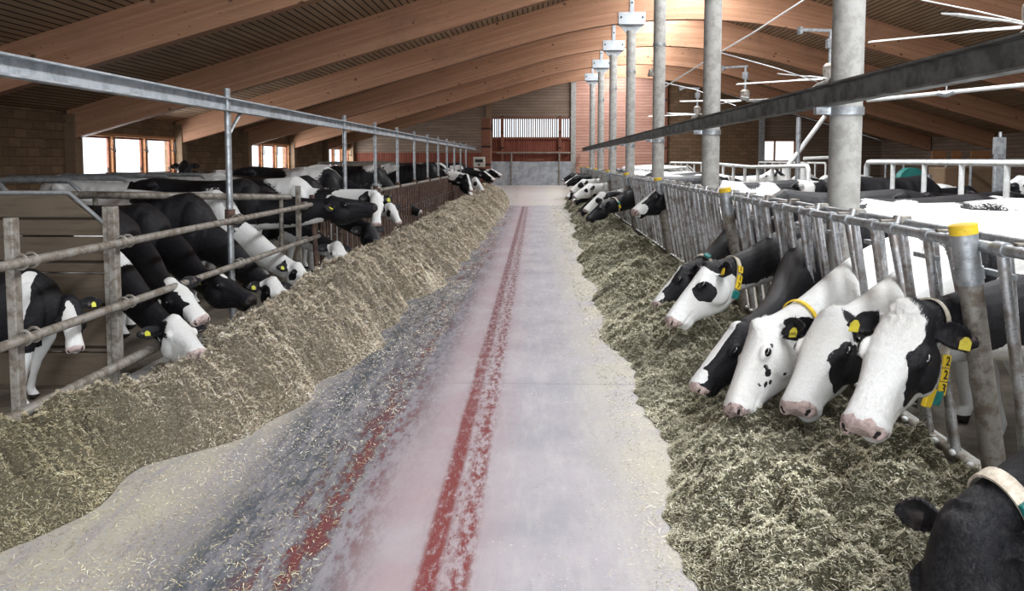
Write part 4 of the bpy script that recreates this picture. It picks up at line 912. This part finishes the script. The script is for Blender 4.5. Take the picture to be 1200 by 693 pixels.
cow('black and white headed cow looking level over the feed before the third yellow capped post', (2.75, 13.0), (-1, -.05), at(771, 222, 12.75), at(742, 252, 12.5), up=(-.6, -.15, .8), pz=PFR, vox=.014, base=1,
    headpat=blaze(.06)+[WM, ((.40, .05, -.10, 1), (.10, .04, .07), 0)], neck=(1, 1, .3, -9), pat_bias=.3, seed=20, collar=dict(t=.86, side=1, a0=2.0, w=.02, yel=True))
cow('all black cow reaching down with a yellow and teal collar, mid distance right', (2.3, 17.2), (-1, .0), at(704, 238, 16.5), at(688, 259, 16.25), up=(-.8, -.2, .5), pz=PFR, vox=.016, base=1,
    neck=(1, 1, .0, -9), pat_bias=2, seed=22, white_mz=False, collar=dict(t=.80, side=1, a0=1.5, w=.02, yel=True))
FR = [(18.8, 1.38, .86, 1.02, .45, 0, [eyes(.07)], -.4, 'white faced cow with dark eye patches just behind the all black cow on the right'),
      (20.6, 1.30, .66, .98, .28, 1, [], .8, 'black headed cow with muzzle in the feed, second behind the right all black cow'),
      (22.3, 1.32, .95, .92, .60, 0, [eyes(.06)], -1, 'mostly white cow stretching its neck out level at the far right'),
      (23.3, 1.30, .80, .95, .40, 1, blaze(.04), .3, 'black cow with a narrow blaze at the far right row'),
      (25.8, 1.35, .98, .98, .62, 0, [eyes(.09)], .0, 'patchy headed cow raised a little in the far right row'),
      (27.6, 1.28, .74, .93, .34, 1, blaze(.06), .4, 'dark cow with a broad blaze bending down in the far right row'),
      (29.5, 1.35, 1.05, .92, .72, 1, blaze(.05)+[WM], .2, 'black and white cow near the end of the far right row'),
      (31.6, 1.30, 1.10, .90, .80, 1, [WM], .9, 'last dark headed cow of the right row beside the far gate')]
for (Y, px_, pz_, mx_, mz_, ba, hp, pb_, lb) in FR:
    cow(lb, (2.75, Y+.25), (-1, random.uniform(-.1, .1)), (px_, Y, pz_), (mx_, Y-.15, mz_), up=(-.75, -.2, .6), pz=PFR, vox=.022, base=ba, headpat=hp, pat_bias=pb_)
# ---- left row, nearest first
cow('calf with a white face and two lime ear tags behind the left pipe barrier', (-3.08, 5.06), (1, .03), at(80, 352, 5.05), at(90, 423, 4.86), up=(.42, -.85, .25), sc=.60, nz=1.0, vox=.008, fur=6000, base=1,
    headpat=[((.28, 0, -.02), (.26, .075, .10), 0), ((.50, 0, -.09), (.10, .10, .12), 0), ((.40, -.04, -.12), (.08, .04, .07), 0)], tags='lr', neck=(1, 0, .2, -.5), pat_bias=.8, legcol=-1, seed=31, category='calf', earback=.05,
    body=[((.05, -.2, 1.15), (.08, .3, .3), 0)])
cow('white headed cow with nose in the straw, lime ear tag, beside the partition post', (-3.42, 6.2), (1, -.15), at(204, 374, 5.75), at(236, 424, 5.42), up=(.55, -.55, .6), sc=.80, nz=.98, fur=7000, vox=.011, base=0, headpat=[((.03, -.10, -.12), (.09, .07, .10), 1)], tags='r',
    neck=(1, 1, .45, -9), body=[((.28, -.1, 1.0), (.12, .3, .35), 0), ((-.1, 0, 1.2), (.3, .4, .3), 1)], seed=33, tuft=.01)
cow('black headed cow with a wide white blaze just under the left lower rail', (-3.46, 6.82), (1, -.10), at(199, 330, 6.10), at(245, 389, 5.85), up=(.35, -.62, .7), sc=.80, nz=.98, fur=7000, vox=.011, base=1,
    headpat=[((.05, 0, .02), (.14, .06, .05), 0), ((.25, .03, -.02), (.16, .07, .07), 0), ((.45, .0, -.08), (.14, .10, .12), 0)], neck=(1, 1, .0, -9), pat_bias=1.5, seed=35)
cow('black cow with a small white forehead mark reaching right over the left straw', (-3.50, 7.5), (1, -.08), at(252, 319, 7.0), at(309, 367, 6.80), up=(.55, -.15, .85), sc=.80, nz=.98, fur=7000, vox=.011, base=1,
    headpat=[((.10, 0, .01), (.055, .028, .04), 0)], tags='r', tagmat='tag_lime', neck=(1, 1, .0, -9), pat_bias=2, seed=37, white_mz=False)
cow('white fronted cow with dark cheek tucked low beside the left barrier pole', (-3.46, 8.4), (1, -.02), at(320, 328, 8.15), at(338, 371, 7.85), up=(.6, -.6, .5), nz=.88, sc=.84, vox=.013, base=0, headpat=[((.10, -.12, -.12), (.13, .06, .12), 1)], neck=(1, 1, .2, -9), pat_bias=.1, seed=39, tuft=.01, tags='r')
cow('white necked cow with lime ear tag bending down past the left barrier pole', (-3.48, 9.15), (1, -.05), at(350, 310, 8.95), at(363, 343, 8.65), up=(.7, -.5, .5), nz=.88, sc=.84, vox=.014, base=0, headpat=[eyes(.08)], neck=(0, 0, .2, -9), pat_bias=-.6, seed=41, tags='r',
    body=[((.35, -.1, .9), (.1, .3, .12), 1)])
cow('white woolly headed cow face down in straw below the raised black head', (-3.4, 10.5), (1, -.05), at(396, 286, 10.25), at(406, 322, 9.95), up=(.6, -.75, .3), nz=.88, sc=.84, vox=.014, base=0, tuft=.012, neck=(1, 0, .3, -.2), pat_bias=.2, seed=43)
cow('black cow in the left row holding its head up level to the right', (-3.42, 9.9), (1, -.02), at(390, 232, 9.9), at(443, 246, 9.95), up=(.05, -.1, 1), sc=.92, vox=.011, base=1, tags='r', neck=(1, 0, .1, -.72), pat_bias=.9, seed=45, white_mz=False, ntop=1.1)
cow('white faced cow looking to the camera just past the raised black head', (-3.1, 10.9), (1, -.2), at(441, 229, 10.6), at(441, 266, 10.42), up=(.25, -.95, .15), sc=.92, vox=.013, base=0, headpat=[((.08, -.12, -.15), (.2, .04, .12), .9)], tags='l', neck=(0, 0, .5, -9), pat_bias=0, seed=47)
cow('black cow with its head hanging straight down by the rusty headlock fence on the left', (-3.15, 11.6), (1, -.1), at(433, 264, 11.0), at(447, 300, 10.75), up=(.5, -.7, .5), sc=.92, vox=.013, base=1, neck=(1, 1, .0, -9), pat_bias=1, seed=49, white_mz=False)
cow('cow with only its white pink nosed face through the rusty headlocks on the left', (-3.2, 12.9), (1, -.05), at(458, 240, 12.5), at(468, 264, 12.3), up=(.45, -.8, .4), vox=.016, base=0, headpat=[eyes(.08)], neck=(1, 1, .2, -9), seed=51)
cow('small dark cow muzzle poking through the rusty headlocks halfway down the left fence', (-3.5, 18.2), (1, 0), (-2.85, 18.1, .72), (-2.45, 18.0, .45), up=(.6, -.2, .8), vox=.02, base=1, headpat=[WM], seed=53)
FL = [(25.6, -2.10, 1.12, -1.98, .62, 1, blaze(.05), .4, 'white blazed black cow leaning out of the far left fence before the pillar'),
      (26.6, -2.25, .95, -2.05, .42, 1, blaze(.04), 1., 'black cow beneath its neighbour in the group before the far timber pillar'),
      (28.4, -2.05, .98, -1.80, .52, 0, [eyes(.09)], .2, 'patchy faced cow of the group just before the far timber pillar'),
      (31.4, -1.95, 1.15, -1.55, .80, 1, blaze(.05), .5, 'black and white cow stretching out just right of the far timber pillar'),
      (32.6, -1.75, 1.22, -1.35, .95, 1, blaze(.07)+[WM], .0, 'last cow of the left row with a bright white blaze beyond the pillar')]
for (Y, px_, pz_, mx_, mz_, ba, hp, pb_, lb) in FL:
    cow(lb, (-3.25 if Y < 30 else -2.95, Y+.2), (1, random.uniform(-.1, .1)), (px_, Y, pz_), (mx_, Y-.2, mz_), up=(.6, -.55, .6), vox=.022, base=ba, headpat=hp, pat_bias=pb_)
# ---- cows standing or resting in the pens
def pen(label, x, y, ang, hz=1.25, pb_=0., turn=0., sc=.93, base=0, z=PFR, vox=.024, **k):
    hz -= .06; a = math.radians(ang); d = Vector((math.cos(a), math.sin(a), 0)); e = Vector((math.cos(a+turn), math.sin(a+turn), 0))
    P = Vector((x, y, 0))+d*.72*sc; P.z = hz; Mz = P+e*.42*sc; Mz.z = hz-.33*sc
    return cow(label, (x, y), (d.x, d.y), P, Mz, up=tuple(e*.6+Vector((0, 0, .8))), sc=sc, vox=vox, base=base, pat_bias=pb_, pz=z, **k)
pen('mostly white cow standing broadside behind the near right fence, back glowing in the skylight', 5.30, 5.5, 182, .95, -.05, 0)
pen('white cow with a dark saddle standing in the second rank right of the nearest column', 5.20, 7.5, 200, 1.20, -.2)
pen('dark bony backed cow standing across the right pen behind the pale tube rail', 5.50, 12.4, 12, 1.25, 1.6, base=1, sc=1.06)
pen('white cow with a black eye patch resting its head left at the far right edge', 7.10, 11.6, 178, 1.42, -.9, headpat=[eyes(.09)], vox=.018)
pen('white backed cow behind the headlocks left of the nearest column', 5.10, 9.7, 188, 1.05, -1.2)
pen('blue black backed cow standing between the two nearest columns', 4.90, 11.0, 185, .95, 1.8, base=1)
pen('white rumped cow just right of the second column', 5.60, 14.2, 190, 1.25, -.8)
pen('dark ribbed cow standing side on behind the white rail between the two nearest columns', 5.40, 15.6, 5, 1.30, 1.2, base=1)
pen('spotted cow looking over backs just right of the second column', 5.30, 17.0, 170, 1.45, -.2)
pen('white cow in the middle of the right pen before the third column', 4.80, 13.2, 184, 1.1, -1.4)
pen('patchy cow standing between the second and third columns', 4.90, 19.0, 176, 1.25, .1)
pen('white backed cow by the fourth column', 4.90, 22.6, 186, 1.2, -.9)
pen('dark cow in the far right pen by the curved dividers', 5.40, 26.0, 190, 1.25, .9)
pen('pale cow deep in the right pen under the far small window', 7.50, 22.5, 195, 1.35, -.9)
pen('pale spotted cow standing in the left pen behind the first black backs', -5.80, 7.9, -10, 1.15, -.55, sc=.84, seed=77, z=PF)
pen('cream backed cow crossing the left pen behind the barrier pole', -5.00, 10.6, -4, 1.2, -1.0, sc=.88, z=PF)
pen('pinkish white cow behind the post where the left barrier ends', -5.70, 12.2, 2, 1.25, -1.5, z=PF)
pen('black cow facing the camera with both ears spread, below the second window', -6.30, 15.4, -78, 1.62, 1.8, base=1, vox=.018, white_mz=False, z=PF)
pen('white cow seen behind the headlocks right of the raised black head', -5.20, 13.8, -8, 1.30, -.8, headpat=[eyes(.1)], z=PF)
pen('black cow with a white ear edge behind the third slim pole on the left', -5.10, 16.2, -12, 1.42, .3, base=1, z=PF)
pen('white patched cow behind the rusty headlocks by the fourth slim pole', -5.30, 18.4, 4, 1.35, -.3, z=PF)
pen('solid black cow standing tall behind the middle of the left fence', -5.10, 20.6, -170, 1.3, 2., base=1, z=PF)
pen('white cow near the far end of the left pen before the curved dividers', -5.40, 23.4, 2, 1.25, -.9, z=PF)
pen('dark and white cow near the far timber pillar in the left pen', -5.20, 26.5, -6, 1.3, .4, z=PF)
#COWS_END

# ------------------------------------------------------------------ light
w = bpy.data.worlds.new('overcast'); SC.world = w; w.use_nodes = True; bg = w.node_tree.nodes['Background']; bg.inputs[0].default_value = (.86, .93, 1., 1); bg.inputs[1].default_value = 2.2
def area(name, loc, rot, sx, sy, power, col=(1, 1, 1), spread=math.pi):
    l = bpy.data.lights.new(name, 'AREA'); l.shape = 'RECTANGLE'; l.size = sx; l.size_y = sy; l.energy = power; l.color = col; l.spread = spread
    o = bpy.data.objects.new(name, l); COL.objects.link(o); o.location = loc; o.rotation_euler = rot; return o
area('ridge_daylight', (APX, 16.4, 5.80), (0, 0, 0), 1.3, 42, 4600, (.93, .97, 1.))
area('open_gable_daylight', (.5, -4.9, 2.4), (math.radians(84), 0, 0), 11, 4.2, 820, (.90, .95, 1.))
for k, (y0, y1) in enumerate(WIN): area('window_daylight', (XL-.6, (y0+y1)/2, 1.64), (0, math.radians(-90), 0), 1.4, y1-y0+1.2, 420, (.93, .97, 1.))
vs_ = SC.view_settings; SC.display_settings.display_device = 'sRGB'; vs_.view_transform = 'Standard'; vs_.look = 'None'; vs_.exposure = -.28; vs_.gamma = 1.; vs_.use_curve_mapping = False
SC.cycles.use_denoising = True; SC.cycles.max_bounces = 8; SC.cycles.diffuse_bounces = 5; SC.cycles.glossy_bounces = 3; SC.cycles.transparent_max_bounces = 12
SC.cycles.sample_clamp_indirect = 8; SC.cycles.caustics_reflective = False; SC.cycles.caustics_refractive = False
